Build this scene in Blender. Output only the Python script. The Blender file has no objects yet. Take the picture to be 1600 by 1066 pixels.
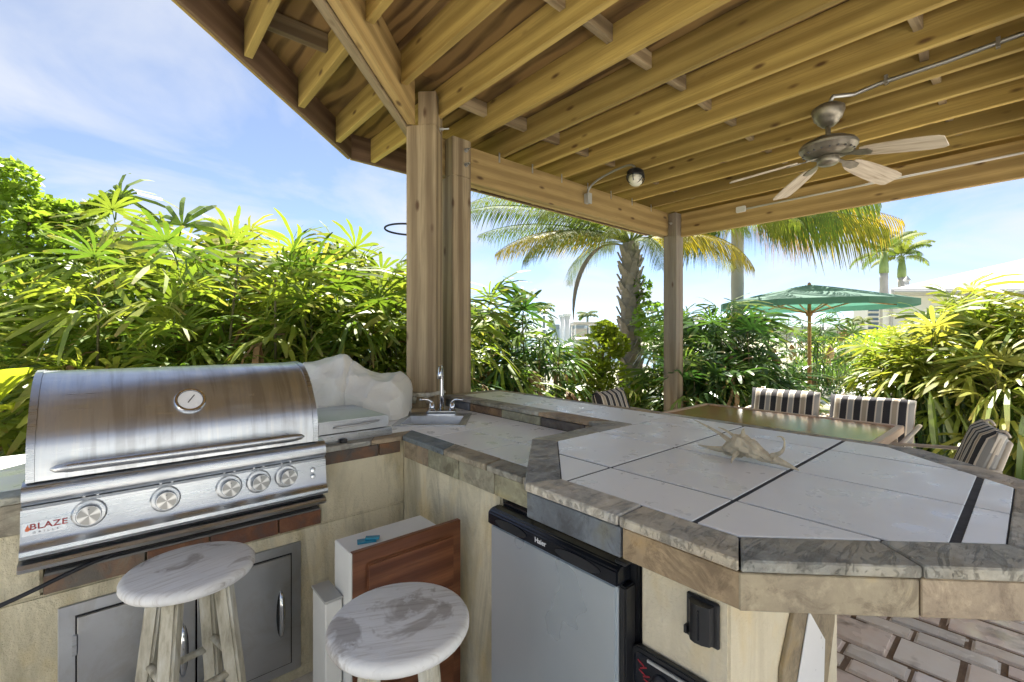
import bpy, bmesh, math, random
from mathutils import Vector, Matrix, noise, Euler
R = math.radians
sc = bpy.context.scene
C = sc.collection
rnd = random.Random(7)

# ------------------------------------------------------------------ camera, sky, sun, exposure
CAM_H = 1.37
cam = bpy.data.objects.new('camera', bpy.data.cameras.new('camera'))
C.objects.link(cam); sc.camera = cam
cam.location = (0, 0, CAM_H); cam.rotation_euler = (R(90), 0, R(-41.0))
cam.data.sensor_width = 36; cam.data.lens = 16.0; cam.data.shift_y = -0.005
cam.data.clip_start = 0.05; cam.data.clip_end = 3000

SUN_AZ, SUN_EL = 42.0, 58.0          # azimuth measured from +X towards +Y
world = bpy.data.worlds.new('World'); sc.world = world; world.use_nodes = True
wn = world.node_tree; wn.nodes.clear()
def wnode(t, **k):
    n = wn.nodes.new(t)
    for a, b in k.items(): setattr(n, a, b)
    return n
sky = wnode('ShaderNodeTexSky', sky_type='NISHITA', sun_disc=False)
sky.sun_elevation = R(SUN_EL); sky.sun_rotation = R(90 - SUN_AZ)
sky.air_density = 0.6; sky.dust_density = 0.0; sky.ozone_density = 2.0; sky.altitude = 0
tc = wnode('ShaderNodeTexCoord')
sep = wnode('ShaderNodeSeparateXYZ'); wn.links.new(tc.outputs['Generated'], sep.inputs[0])
zz = wnode('ShaderNodeMath', operation='MAXIMUM'); wn.links.new(sep.outputs[2], zz.inputs[0]); zz.inputs[1].default_value = 0.0
za = wnode('ShaderNodeMath', operation='ADD'); wn.links.new(zz.outputs[0], za.inputs[0]); za.inputs[1].default_value = 0.22
dx = wnode('ShaderNodeMath', operation='DIVIDE'); wn.links.new(sep.outputs[0], dx.inputs[0]); wn.links.new(za.outputs[0], dx.inputs[1])
dy = wnode('ShaderNodeMath', operation='DIVIDE'); wn.links.new(sep.outputs[1], dy.inputs[0]); wn.links.new(za.outputs[0], dy.inputs[1])
cb = wnode('ShaderNodeCombineXYZ'); wn.links.new(dx.outputs[0], cb.inputs[0]); wn.links.new(dy.outputs[0], cb.inputs[1])
cn = wnode('ShaderNodeTexNoise'); cn.inputs['Scale'].default_value = 1.25; cn.inputs['Detail'].default_value = 7; cn.inputs['Roughness'].default_value = 0.55; cn.inputs['Distortion'].default_value = 0.5
wn.links.new(cb.outputs[0], cn.inputs['Vector'])
cr = wnode('ShaderNodeValToRGB'); cr.color_ramp.elements[0].position = 0.44; cr.color_ramp.elements[1].position = 0.66
cr.color_ramp.elements[0].color = (.20, .20, .20, 1); cr.color_ramp.elements[1].color = (0.95, 0.95, 0.95, 1)
wn.links.new(cn.outputs['Fac'], cr.inputs[0])
mx = wnode('ShaderNodeMix', data_type='RGBA'); wn.links.new(cr.outputs[0], mx.inputs[0]); wn.links.new(sky.outputs[0], mx.inputs[6])
mx.inputs[7].default_value = (4.0, 4.1, 4.3, 1)
bg = wnode('ShaderNodeBackground'); bg.inputs['Strength'].default_value = 0.05
wn.links.new(mx.outputs[2], bg.inputs[0])
wo = wnode('ShaderNodeOutputWorld'); wn.links.new(bg.outputs[0], wo.inputs[0])

sun = bpy.data.objects.new('sun', bpy.data.lights.new('sun', 'SUN')); C.objects.link(sun)
sun.data.energy = 4.1; sun.data.angle = R(0.53); sun.data.color = (1, 0.95, 0.86)
sun.rotation_euler = (R(90 - SUN_EL), 0, R(SUN_AZ + 90))
sun.location = (0, 0, 20)
vs = sc.view_settings; vs.view_transform = 'Standard'; vs.look = 'None'; vs.gamma = 1.0; vs.use_curve_mapping = False
vs.exposure = 2.25
sc.cycles.max_bounces = 7; sc.cycles.diffuse_bounces = 4; sc.cycles.glossy_bounces = 3; sc.cycles.transmission_bounces = 3; sc.cycles.sample_clamp_indirect = 6; sc.cycles.adaptive_threshold = 0.02

# ------------------------------------------------------------------ helpers
def at(u, f, z=0.0):
    """a spot f metres ahead of the viewpoint, u in 1600-wide picture columns"""
    r = (u - 800) / 711.0 * f; a = R(49)
    return Vector((r * math.sin(a) + f * math.cos(a), -r * math.cos(a) + f * math.sin(a), z))
FWD = Vector((math.cos(R(49)), math.sin(R(49)), 0)); RGT = Vector((math.sin(R(49)), -math.cos(R(49)), 0))

def wm(o):
    m = o.matrix_basis
    if o.parent: m = wm(o.parent) @ o.matrix_parent_inverse @ m
    return m
def tag(o, label=None, cat=None, group=None, kind=None):
    if label: o['label'] = label
    if cat: o['category'] = cat
    if group: o['group'] = group
    if kind: o['kind'] = kind
    return o
def thing(name, loc, label, cat, group=None, rz=0):
    o = bpy.data.objects.new(name, None); C.objects.link(o)
    o.location = loc; o.rotation_euler = (0, 0, rz); o.empty_display_size = .1
    return tag(o, label, cat, group)
def link(name, me, parent=None, local=False):
    o = bpy.data.objects.new(name, me); C.objects.link(o)
    if parent:
        o.parent = parent
        if not local: o.matrix_parent_inverse = wm(parent).inverted()
    return o
def obj(name, bm, mat, parent=None, local=False, smooth=False, bevel=0, col=None, auto=None):
    if bevel:
        bmesh.ops.bevel(bm, geom=[e for e in bm.edges], offset=bevel, segments=2 if bevel > .003 else 1, affect='EDGES', clamp_overlap=True)
    bmesh.ops.recalc_face_normals(bm, faces=bm.faces)
    me = bpy.data.meshes.new(name)
    if smooth:
        for f in bm.faces: f.smooth = True
    if auto:
        for f in bm.faces: f.smooth = True
        for e in bm.edges:
            if len(e.link_faces) == 2 and e.calc_face_angle(0) > R(auto): e.smooth = False
    bm.to_mesh(me); bm.free()
    if isinstance(mat, (list, tuple)):
        for m_ in mat: me.materials.append(m_)
    else: me.materials.append(mat)
    o = link(name, me, parent, local)
    if col: o.color = (*col, 1)
    return o
def copy_tree(o, parent=None):
    c = o.copy(); C.objects.link(c); c.parent = parent
    for ch in list(o.children): copy_tree(ch, c)
    return c
def nb(): return bmesh.new()
def box(bm, x0, x1, y0, y1, z0, z1, M=None):
    vs_ = [bm.verts.new((x, y, z)) for z in (z0, z1) for y in (y0, y1) for x in (x0, x1)]
    for q in ((0, 2, 3, 1), (4, 5, 7, 6), (0, 1, 5, 4), (2, 6, 7, 3), (0, 4, 6, 2), (1, 3, 7, 5)):
        bm.faces.new([vs_[i] for i in q])
    if M: bmesh.ops.transform(bm, matrix=M, verts=vs_)
    return bm
def prism(bm, poly, z0, z1, M=None):
    n = len(poly)
    a = [bm.verts.new((p[0], p[1], z0)) for p in poly]; b = [bm.verts.new((p[0], p[1], z1)) for p in poly]
    bm.faces.new(a[::-1]); bm.faces.new(b)
    for i in range(n): bm.faces.new((a[i], a[(i + 1) % n], b[(i + 1) % n], b[i]))
    if M: bmesh.ops.transform(bm, matrix=M, verts=a + b)
    return bm
def tube(bm, pts, rad, seg=10, cap=True, flat=1.0):
    pts = [Vector(p) for p in pts]; n = len(pts)
    if not isinstance(rad, (list, tuple)): rad = [rad] * n
    rings = []; up = None
    for i, p in enumerate(pts):
        t = (pts[min(i + 1, n - 1)] - pts[max(i - 1, 0)]).normalized()
        if up is None:
            up = Vector((0, 0, 1)) if abs(t.z) < .9 else Vector((1, 0, 0))
        s = t.cross(up).normalized(); up = s.cross(t).normalized()
        rings.append([bm.verts.new(p + (s * math.cos(2 * math.pi * k / seg) + up * flat * math.sin(2 * math.pi * k / seg)) * rad[i]) for k in range(seg)])
    for a, b in zip(rings, rings[1:]):
        for k in range(seg): bm.faces.new((a[k], a[(k + 1) % seg], b[(k + 1) % seg], b[k]))
    if cap:
        bm.faces.new(rings[0][::-1]); bm.faces.new(rings[-1])
    return bm
def lathe(bm, prof, seg=28, M=None):
    rings = []; vs_ = []
    for r, z in prof:
        ring = [bm.verts.new((r * math.cos(2 * math.pi * k / seg), r * math.sin(2 * math.pi * k / seg), z)) for k in range(seg)]
        rings.append(ring); vs_ += ring
    for a, b in zip(rings, rings[1:]):
        for k in range(seg): bm.faces.new((a[k], a[(k + 1) % seg], b[(k + 1) % seg], b[k]))
    bm.faces.new(rings[0][::-1]); bm.faces.new(rings[-1])
    if M: bmesh.ops.transform(bm, matrix=M, verts=vs_)
    return bm
def bez(p, n=10):
    p = [Vector(q) for q in p]; out = []
    for i in range(n + 1):
        t = i / n; q = list(p)
        while len(q) > 1: q = [a.lerp(b, t) for a, b in zip(q, q[1:])]
        out.append(q[0])
    return out
def board(name, p0, p1, w, h, mat, parent, roll=0, bevel=.003):
    """timber with its local X along the grain; w across, h upright"""
    p0, p1 = Vector(p0), Vector(p1); d = p1 - p0; L = d.length; d.normalize()
    upv = Vector((0, 0, 1)) if abs(d.z) < .9 else Vector((0, 1, 0))
    s = upv.cross(d).normalized(); upv = d.cross(s)
    bm = box(nb(), -L / 2, L / 2, -w / 2, w / 2, -h / 2, h / 2)
    o = obj(name, bm, mat, None, bevel=bevel)
    m = Matrix(((d.x, s.x, upv.x, 0), (d.y, s.y, upv.y, 0), (d.z, s.z, upv.z, 0), (0, 0, 0, 1)))
    o.matrix_basis = Matrix.Translation((p0 + p1) / 2) @ m @ Matrix.Rotation(roll, 4, 'X')
    if parent: o.parent = parent; o.matrix_parent_inverse = wm(parent).inverted()
    return o
def clip(poly, hull):
    """clip a polygon with a convex counter-clockwise hull"""
    out = poly
    for i in range(len(hull)):
        a, b = hull[i], hull[(i + 1) % len(hull)]
        side = lambda p: (b[0] - a[0]) * (p[1] - a[1]) - (b[1] - a[1]) * (p[0] - a[0])
        src, out = out, []
        for j in range(len(src)):
            p, q = src[j], src[(j + 1) % len(src)]; sp, sq = side(p), side(q)
            if sp >= 0: out.append(p)
            if (sp > 0 > sq) or (sp < 0 < sq):
                t = sp / (sp - sq); out.append((p[0] + (q[0] - p[0]) * t, p[1] + (q[1] - p[1]) * t))
        if len(out) < 3: return []
    return out
def text_mesh(name, s, size, mat, parent, M, depth=.0006, spacing=1.0, xs=1.0):
    cu = bpy.data.curves.new(name, 'FONT'); cu.body = s; cu.size = size; cu.extrude = depth; cu.space_character = spacing
    cu.align_x = 'CENTER'; cu.align_y = 'CENTER'; cu.resolution_u = 3; cu.offset = size * .018
    t = bpy.data.objects.new(name, cu); C.objects.link(t)
    me = bpy.data.meshes.new_from_object(t.evaluated_get(bpy.context.evaluated_depsgraph_get()))
    C.objects.unlink(t); bpy.data.objects.remove(t)
    me.transform(M @ Matrix.Diagonal((xs, 1, 1, 1))); me.materials.clear(); me.materials.append(mat)
    return link(name, me, parent)

# ------------------------------------------------------------------ materials
class NT:
    def __init__(s, name):
        s.m = bpy.data.materials.new(name); s.m.use_nodes = True; s.t = s.m.node_tree
        s.b = s.t.nodes['Principled BSDF']; s.out = s.t.nodes['Material Output']
    def n(s, t, **k):
        x = s.t.nodes.new(t)
        for a, b in k.items(): setattr(x, a, b)
        return x
    def l(s, a, b): s.t.links.new(a, b)
    def coord(s, scale=(1, 1, 1), rand=True, kind='Object', rot=(0, 0, 0)):
        tc = s.n('ShaderNodeTexCoord'); mp = s.n('ShaderNodeMapping'); mp.inputs['Scale'].default_value = scale; mp.inputs['Rotation'].default_value = rot
        s.l(tc.outputs[kind], mp.inputs['Vector'])
        if rand:
            oi = s.n('ShaderNodeObjectInfo'); mu = s.n('ShaderNodeMath', operation='MULTIPLY'); mu.inputs[1].default_value = 37.0
            s.l(oi.outputs['Random'], mu.inputs[0]); s.l(mu.outputs[0], mp.inputs['Location'])
        return mp.outputs[0]
    def noise(s, vec, scale, detail=4, rough=.55, dist=0):
        x = s.n('ShaderNodeTexNoise'); x.inputs['Scale'].default_value = scale; x.inputs['Detail'].default_value = detail
        x.inputs['Roughness'].default_value = rough; x.inputs['Distortion'].default_value = dist
        if vec is not None: s.l(vec, x.inputs['Vector'])
        return x.outputs['Fac']
    def ramp(s, fac, stops, interp='LINEAR'):
        x = s.n('ShaderNodeValToRGB'); e = x.color_ramp.elements; x.color_ramp.interpolation = interp
        while len(e) < len(stops): e.new(.5)
        for el, (p, c) in zip(e, stops):
            el.position = p; el.color = (*c, 1) if len(c) == 3 else c
        s.l(fac, x.inputs[0]); return x.outputs[0]
    def mix(s, fac, a, b, mode='MIX'):
        x = s.n('ShaderNodeMix', data_type='RGBA', blend_type=mode)
        for sock, v in ((0, fac), (6, a), (7, b)):
            if isinstance(v, (int, float)): x.inputs[sock].default_value = v
            elif isinstance(v, tuple): x.inputs[sock].default_value = (*v, 1)
            else: s.l(v, x.inputs[sock])
        return x.outputs[2]
    def bump(s, h, strength=.3, dist=.01):
        x = s.n('ShaderNodeBump'); x.inputs['Strength'].default_value = strength; x.inputs['Distance'].default_value = dist
        s.l(h, x.inputs['Height']); s.l(x.outputs[0], s.b.inputs['Normal']); return x
    def set(s, col=None, rough=None, metal=None, **k):
        for nm, v in (('Base Color', col), ('Roughness', rough), ('Metallic', metal)):
            if v is None: continue
            if isinstance(v, (int, float)): s.b.inputs[nm].default_value = v
            elif isinstance(v, tuple): s.b.inputs[nm].default_value = (*v, 1)
            else: s.l(v, s.b.inputs[nm])
        for nm, v in k.items(): s.b.inputs[nm.replace('_', ' ')].default_value = v
        return s.m
g = lambda v: (v, v, v)
def plain(name, col, rough=.5, metal=0, var=.12, sc_=9, bump=0):
    t = NT(name); v = t.coord(rand=True)
    f = t.noise(v, sc_, 5)
    c = t.mix(f, tuple(x * (1 - var * 1.6) for x in col), tuple(min(1, x * (1 + var)) for x in col))
    if bump: t.bump(t.noise(v, sc_ * 12, 3), bump, .004)
    return t.set(c, rough, metal)
def wood(name, dark, light, knot=(.09, .035, .012), rough=.72, gs=1.0, knots=True, grey=None):
    t = NT(name); v = t.coord((1.1 * gs, 9 * gs, 9 * gs))
    f = t.noise(v, 1.6, 5, .6, 1.6)
    w = t.n('ShaderNodeTexWave', wave_type='RINGS', rings_direction='X'); w.inputs['Scale'].default_value = .55; w.inputs['Distortion'].default_value = 5.0; w.inputs['Detail'].default_value = 3; w.inputs['Detail Scale'].default_value = .6
    t.l(v, w.inputs['Vector'])
    c = t.mix(t.ramp(w.outputs['Fac'], [(.15, g(0)), (.85, g(1))]), dark, light)
    c = t.mix(t.ramp(f, [(.4, g(0)), (.75, g(.4))]), c, tuple(x * .72 for x in dark))
    v2 = t.coord((.5, 2.2, 2.2)); big = t.noise(v2, 1.3, 3)
    if grey: c = t.mix(t.ramp(big, [(.42, g(0)), (.62, g(.8))]), c, grey)
    else: c = t.mix(t.ramp(big, [(.4, g(0)), (.7, g(.45))]), c, tuple(x * 1.3 for x in light))
    if knots:
        vk = t.coord((3.4, 9, 9)); vo = t.n('ShaderNodeTexVoronoi', feature='F1'); vo.inputs['Scale'].default_value = 1.0; t.l(vk, vo.inputs['Vector'])
        c = t.mix(t.ramp(vo.outputs['Distance'], [(.06, g(.9)), (.15, g(0))]), c, knot)
    oi = t.n('ShaderNodeObjectInfo')
    c = t.mix(t.ramp(oi.outputs['Random'], [(0, g(.62)), (1, g(1.0))]), (0, 0, 0), c, 'MIX')
    fine = t.noise(t.coord((2, 60, 60)), 2, 3)
    c = t.mix(t.ramp(fine, [(.36, g(.30)), (.54, g(0))]), c, tuple(x * .55 for x in dark))
    t.bump(fine, .25, .003)
    return t.set(c, rough)
MT = {}
MT['rafter'] = wood('treated_pine', (.36, .245, .065), (.57, .41, .125))
MT['beam'] = wood('beam_pine', (.38, .25, .09), (.60, .42, .17))
MT['post'] = wood('post_pine', (.22, .155, .085), (.45, .35, .21), gs=.9)
MT['post_grey'] = wood('weathered_post', (.20, .14, .085), (.36, .29, .20), gs=.8, grey=(.27, .24, .2))
MT['fascia'] = wood('fascia_pine', (.13, .075, .045), (.24, .15, .09), knots=False)
def plywood():
    t = NT('plywood'); v = t.coord((2.4, .55, 1))
    w = t.n('ShaderNodeTexWave', wave_type='BANDS', bands_direction='X'); w.inputs['Scale'].default_value = 1.3; w.inputs['Distortion'].default_value = 14; w.inputs['Detail'].default_value = 3; w.inputs['Detail Scale'].default_value = .9
    t.l(v, w.inputs['Vector'])
    c = t.mix(t.ramp(w.outputs['Fac'], [(.1, g(0)), (.6, g(1))]), (.10, .055, .022), (.30, .185, .07))  # colours darkened to deepen the shade between the rafters
    c = t.mix(t.ramp(t.noise(t.coord((9, 1.2, 1)), 2, 4), [(.4, g(0)), (.75, g(.4))]), c, (.42, .28, .10))
    t.bump(w.outputs['Fac'], .15, .003)
    return t.set(c, .8)
MT['ply'] = plywood()
def stucco(name, col, stain, amt):
    t = NT(name); v = t.coord(rand=False)
    f = t.noise(v, 5, 5, .6)
    c = t.mix(f, tuple(x * .86 for x in col), tuple(x * 1.08 for x in col))
    st = t.noise(t.coord((4, 4, .8), rand=False), 1.6, 8, .72, .8)
    c = t.mix(t.ramp(st, [(.45, g(0)), (.64, g(amt))]), c, stain)
    mo = t.noise(v, 2.6, 7, .7, .5); c = t.mix(t.ramp(mo, [(.50, g(0)), (.66, g(amt * .7))]), c, tuple(x * 1.5 for x in stain))
    ye = t.noise(t.coord((3, 3, 1.6), rand=False), 1.7, 4, .6)
    c = t.mix(t.ramp(ye, [(.52, g(0)), (.72, g(.55))]), c, (col[0] * .95, col[1] * .78, col[2] * .42))
    n1 = t.noise(v, 85, 5, .65); t.bump(n1, .9, .008)
    return t.set(c, .9)
MT['stucco'] = stucco('stucco', (.80, .73, .54), (.28, .25, .16), .65)
MT['stucco_clean'] = stucco('stucco_clean', (.78, .70, .53), (.52, .44, .31), .4)
def slate():
    t = NT('slate'); oi = t.n('ShaderNodeObjectInfo'); v = t.coord()
    f = t.noise(v, 13, 7, .7, .3); f2 = t.noise(v, 4.5, 5, .6, .6); f3 = t.noise(v, 45, 4, .6)
    base = oi.outputs['Color']
    c = t.mix(t.ramp(f, [(.36, g(.85)), (.56, g(0))]), base, t.mix(1.0, base, g(.42), 'MULTIPLY'))
    c = t.mix(t.ramp(f2, [(.46, g(0)), (.66, g(.75))]), c, t.mix(1.0, base, (1.55, 1.45, 1.25), 'MULTIPLY'))
    c = t.mix(t.ramp(f3, [(.52, g(0)), (.72, g(.45))]), c, t.mix(1.0, base, (1.6, 1.65, 1.7), 'MULTIPLY'))
    sv = t.coord((4, 16, 10), rot=(.2, .3, .7)); cl = t.noise(sv, 1.6, 9, .74, .5)
    st = t.ramp(cl, [(.30, g(0)), (.42, g(.35)), (.46, g(.55)), (.58, g(.62)), (.62, g(.9)), (.8, g(1))])
    c = t.mix(t.ramp(t.noise(v, 2.3, 3), [(.45, g(0)), (.65, g(.45))]), c, t.mix(1.0, base, (1.15, .95, .68), 'MULTIPLY'))
    c = t.mix(t.ramp(cl, [(.30, g(.35)), (.40, g(0))]), c, t.mix(1.0, base, g(.5), 'MULTIPLY'))
    t.bump(st, .9, .010)
    return t.set(c, .7)
MT['slate'] = slate()
def slate_edge():
    t = NT('slate_edge'); oi = t.n('ShaderNodeObjectInfo'); v = t.coord(); base = oi.outputs['Color']
    f = t.noise(v, 7, 6, .62, .4); f2 = t.noise(v, 22, 5, .65)
    c = t.mix(t.ramp(f, [(.36, g(.8)), (.58, g(0))]), base, t.mix(1.0, base, (.62, .60, .62), 'MULTIPLY'))
    c = t.mix(t.ramp(f, [(.56, g(0)), (.72, g(.8))]), c, t.mix(1.0, base, (1.35, 1.15, .75), 'MULTIPLY'))
    c = t.mix(t.ramp(f2, [(.5, g(0)), (.68, g(.6))]), c, t.mix(1.0, base, (1.5, 1.5, 1.5), 'MULTIPLY'))
    f4 = t.noise(v, 11, 8, .75, 1.0); c = t.mix(t.ramp(f4, [(.36, g(.75)), (.5, g(0))]), c, t.mix(1.0, base, (.40, .36, .34), 'MULTIPLY'))
    t.bump(t.noise(v, 30, 6, .7), .5, .006); return t.set(c, .55)
MT['slate_edge'] = slate_edge()
def rust_slate():
    t = NT('rust_slate'); oi = t.n('ShaderNodeObjectInfo'); v = t.coord()
    f = t.noise(v, 14, 5, .6, .5)
    c = t.ramp(f, [(.30, (.035, .04, .055)), (.42, (.10, .085, .07)), (.52, (.17, .075, .035)), (.62, (.24, .12, .055)), (.75, (.16, .15, .12))])
    c = t.mix(.45, c, oi.outputs['Color'])
    t.bump(t.noise(v, 22, 6, .65, .6), .7, .008); return t.set(c, .6)
MT['rust'] = rust_slate()
def tile():
    t = NT('glazed_tile'); v = t.coord()
    f = t.noise(v, 6, 5, .6)
    c = t.mix(f, (.85, .845, .84), (.93, .93, .93))
    oi = t.n('ShaderNodeObjectInfo'); c = t.mix(t.ramp(oi.outputs['Random'], [(0, g(.90)), (1, g(1.0))]), (0, 0, 0), c)
    mk = t.noise(v, 3.0, 7, .7, 1.5)
    c = t.mix(t.ramp(mk, [(.62, g(0)), (.78, g(.16))]), c, (.58, .52, .46))
    cr_ = t.noise(v, 70, 2); c = t.mix(t.ramp(cr_, [(.76, g(0)), (.79, g(.5))]), c, (.4, .34, .28))
    r = t.ramp(t.noise(v, 11, 4), [(.3, g(.22)), (.7, g(.44))])
    t.bump(t.noise(v, 40, 3), .05, .003)
    return t.set(c, r)
MT['tile'] = tile()
MT['grout'] = plain('grout', (.07, .072, .08), .9, 0, .4, 30, .4)
MT['grout_light'] = plain('light_grout', (.17, .17, .17), .9)
def steel(name, base=.56, r0=.2, r1=.42, axis=(1, 90, 90), stain=.25, bs=.05, warm=0.0):
    t = NT(name); v = t.coord(axis, rand=False)
    br = t.noise(v, 6, 3, .6)
    sm = t.noise(t.coord((1, 1, 1), rand=False), 5, 7, .68, 1.0)
    c = t.mix(t.ramp(sm, [(.48, g(0)), (.72, g(stain))]), (base * .95, base * .99, base * 1.05), (base * .62 + warm, base * .60 + warm * .8, base * .6))
    if name == 'lid_steel':
        sk_ = t.noise(t.coord((16, 1.2, 1.2), rand=False), 2.0, 4, .6, .3); c = t.mix(t.ramp(sk_, [(.50, g(0)), (.62, g(.45))]), c, (.36, .36, .37)); c = t.mix(t.ramp(sk_, [(.36, g(.35)), (.44, g(0))]), c, (.80, .78, .74))
    r = t.ramp(br, [(.25, g(r0)), (.75, g(r1))])
    r = t.mix(t.ramp(sm, [(.5, g(0)), (.7, g(.5))]), r, g(.55))
    t.bump(br, bs, .002)
    return t.set(c, r, 1.0)
MT['steel'] = steel('brushed_steel')
MT['steel_lid'] = steel('lid_steel', .66, .26, .42, (1, 60, 60), .4)
MT['steel_dull'] = steel('dull_steel', .58, .34, .55, (1, 40, 40), .5)
MT['steel_door'] = steel('door_steel', .58, .25, .45, (1.2, 50, 2), .6, .05, .03)
MT['chrome'] = steel('chrome', .75, .05, .12, (4, 4, 4), .2, 0)
def fridge():
    t = NT('fridge_door'); v = t.coord(rand=False); sm = t.noise(v, 3, 3, .5, .3); br = t.noise(t.coord((90, 90, 1), rand=False), 3, 2)
    c = t.mix(t.ramp(sm, [(.35, g(0)), (.7, g(.6))]), (.52, .58, .63), (.62, .66, .69)); r = t.ramp(sm, [(.35, g(.26)), (.7, g(.40))]); t.bump(br, .04, .002)
    return t.set(c, r, .5)
MT['fridge'] = fridge()
MT['black'] = plain('black_plastic', (.016, .017, .02), .42, 0, .3, 12, .1)
MT['blackwet'] = plain('black_gloss', (.01, .012, .018), .18, 0, .3)
MT['rubber'] = plain('dark_cable', (.012, .014, .02), .5)
MT['void'] = plain('recess_shade', (.02, .02, .022), .8)  # near-black colour standing in for shade inside gaps and recesses
MT['white'] = plain('white_paint', (.72, .72, .69), .45, 0, .1, 6)
MT['whitewall'] = plain('white_render', (.74, .73, .70), .7, 0, .05, 2)
MT['roofwhite'] = plain('white_roof', (.52, .52, .53), .6, 0, .05, 2)
MT['grey'] = plain('grey_plastic', (.42, .42, .40), .5)
MT['galv'] = plain('galvanised', (.45, .46, .46), .4, .8)
MT['dial'] = plain('dial_face', (.8, .8, .8), .3, 0, .02)
MT['red'] = plain('red_print', (.28, .012, .02), .4, 0, .05)
MT['orange'] = plain('orange_print', (.65, .14, .05), .4, 0, .05)
MT['darkprint'] = plain('dark_print', (.09, .09, .10), .4, 0, .05)
MT['badge'] = plain('badge_plate', (.50, .53, .58), .25, .6, .03)
def vinyl():
    t = NT('white_vinyl'); v = t.coord((1, 1, .55)); f = t.noise(v, 6, 4)
    c = t.mix(f, (.70, .685, .62), (.82, .81, .76)); w_ = t.noise(v, 7, 3, .5, 1.8); ab = t.ramp(w_, [(.40, g(1)), (.49, g(.1)), (.51, g(.1)), (.60, g(1))])
    c = t.mix(t.ramp(t.noise(v, 3, 5), [(.6, g(0)), (.75, g(.4))]), c, (.5, .47, .38)); t.bump(ab, .12, .008); return t.set(c, .45)
MT['vinyl'] = vinyl()
MT['fanmetal'] = plain('pewter', (.27, .245, .20), .42, .75, .35, 25)
MT['lampglass'] = plain('frosted_glass', (.72, .70, .60), .35, 0, .05)
MT['alu'] = plain('beige_frame', (.55, .47, .37), .45, 0, .08)
MT['tableframe'] = plain('tan_frame', (.62, .45, .32), .4, 0, .08)
MT['bluecl'] = plain('blue_clip', (.02, .22, .34), .4)
MT['shell'] = plain('bleached_shell', (.74, .62, .44), .6, 0, .4, 40, .8)
MT['teak'] = wood('umbrella_wood', (.45, .22, .07), (.6, .34, .13), knots=False)
MT['glassblue'] = plain('far_glass', (.12, .18, .24), .15, 0, .1)
MT['mahog'] = wood('mahogany', (.12, .035, .014), (.25, .095, .04), (.05, .015, .01), .38, 1.2, False)
MT['seatwood'] = None
def seat_mat():
    t = NT('weathered_seat'); v = t.coord((2.2, 34, 3), rot=(0, 0, .5))
    f = t.noise(v, 2.6, 8, .72, .0)
    c = t.ramp(f, [(.28, (.30, .28, .26)), (.38, (.60, .59, .58)), (.52, (.76, .765, .77))])
    p = t.noise(t.coord((1, 1, 1)), 6, 5, .6, .6)
    c = t.mix(t.ramp(p, [(.56, g(0)), (.62, g(.75))]), c, t.mix(1.0, c, (.45, .41, .38), 'MULTIPLY'))
    c = t.mix(t.ramp(t.noise(t.coord((3, 3, 3)), 3, 6, .65), [(.54, g(0)), (.58, g(.75))]), c, (.72, .73, .74))
    t.bump(f, .3, .004); return t.set(c, .5)
MT['seatwood'] = seat_mat()
def leg_mat():
    t = NT('worn_painted_leg'); f = t.noise(t.coord((8, 8, 2)), 3, 6, .65)
    c = t.ramp(f, [(.35, (.22, .20, .15)), (.5, (.46, .43, .34)), (.65, (.60, .59, .53))]); t.bump(f, .3, .004); return t.set(c, .6)
MT['legwood'] = leg_mat()
def blade_mat():
    t = NT('bleached_blade'); f = t.noise(t.coord((1.2, 20, 4)), 3, 5, .6, .5)
    c = t.ramp(f, [(.3, (.36, .28, .20)), (.5, (.56, .48, .38)), (.7, (.66, .59, .49))]); return t.set(c, .6)
MT['blade'] = blade_mat()
def stripes():
    t = NT('striped_fabric'); tcn = t.n('ShaderNodeTexCoord'); sp = t.n('ShaderNodeSeparateXYZ'); t.l(tcn.outputs['Object'], sp.inputs[0])
    mu = t.n('ShaderNodeMath', operation='MULTIPLY'); mu.inputs[1].default_value = 1 / .19; t.l(sp.outputs[0], mu.inputs[0])
    fr = t.n('ShaderNodeMath', operation='FRACT'); t.l(mu.outputs[0], fr.inputs[0])
    k, w, s_, tn = (.035, .033, .038), (.74, .67, .56), (.36, .35, .33), (.46, .38, .28)
    c = t.ramp(fr.outputs[0], [(0, k), (.24, w), (.29, s_), (.45, w), (.50, k), (.74, w), (.79, tn), (.95, w)], 'CONSTANT')
    t.bump(t.noise(t.coord(), 300, 2), .15, .002); return t.set(c, .85)
MT['stripe'] = stripes()
def leaf(name, stops, trans=.4, rough=.38, tint=(1.5, 1.5, .5)):
    t = NT(name); oi = t.n('ShaderNodeObjectInfo')
    v = t.coord(); f = t.noise(v, 5, 3)
    ad = t.n('ShaderNodeMath', operation='MULTIPLY_ADD'); t.l(f, ad.inputs[0]); ad.inputs[1].default_value = .7; t.l(oi.outputs['Random'], ad.inputs[2])
    sb = t.n('ShaderNodeMath', operation='SUBTRACT'); t.l(ad.outputs[0], sb.inputs[0]); sb.inputs[1].default_value = .35
    c = t.ramp(sb.outputs[0], stops)
    at_ = t.n('ShaderNodeAttribute'); at_.attribute_name = 'tip'
    c = t.mix(at_.outputs['Fac'], c, (.36, .25, .11))
    t.set(c, rough)
    tr = t.n('ShaderNodeBsdfTranslucent'); t.l(t.mix(1.0, c, tint, 'MULTIPLY'), tr.inputs[0])
    ms = t.n('ShaderNodeMixShader'); ms.inputs[0].default_value = trans
    t.l(t.b.outputs[0], ms.inputs[1]); t.l(tr.outputs[0], ms.inputs[2]); t.l(ms.outputs[0], t.out.inputs[0])
    return t.m
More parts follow.
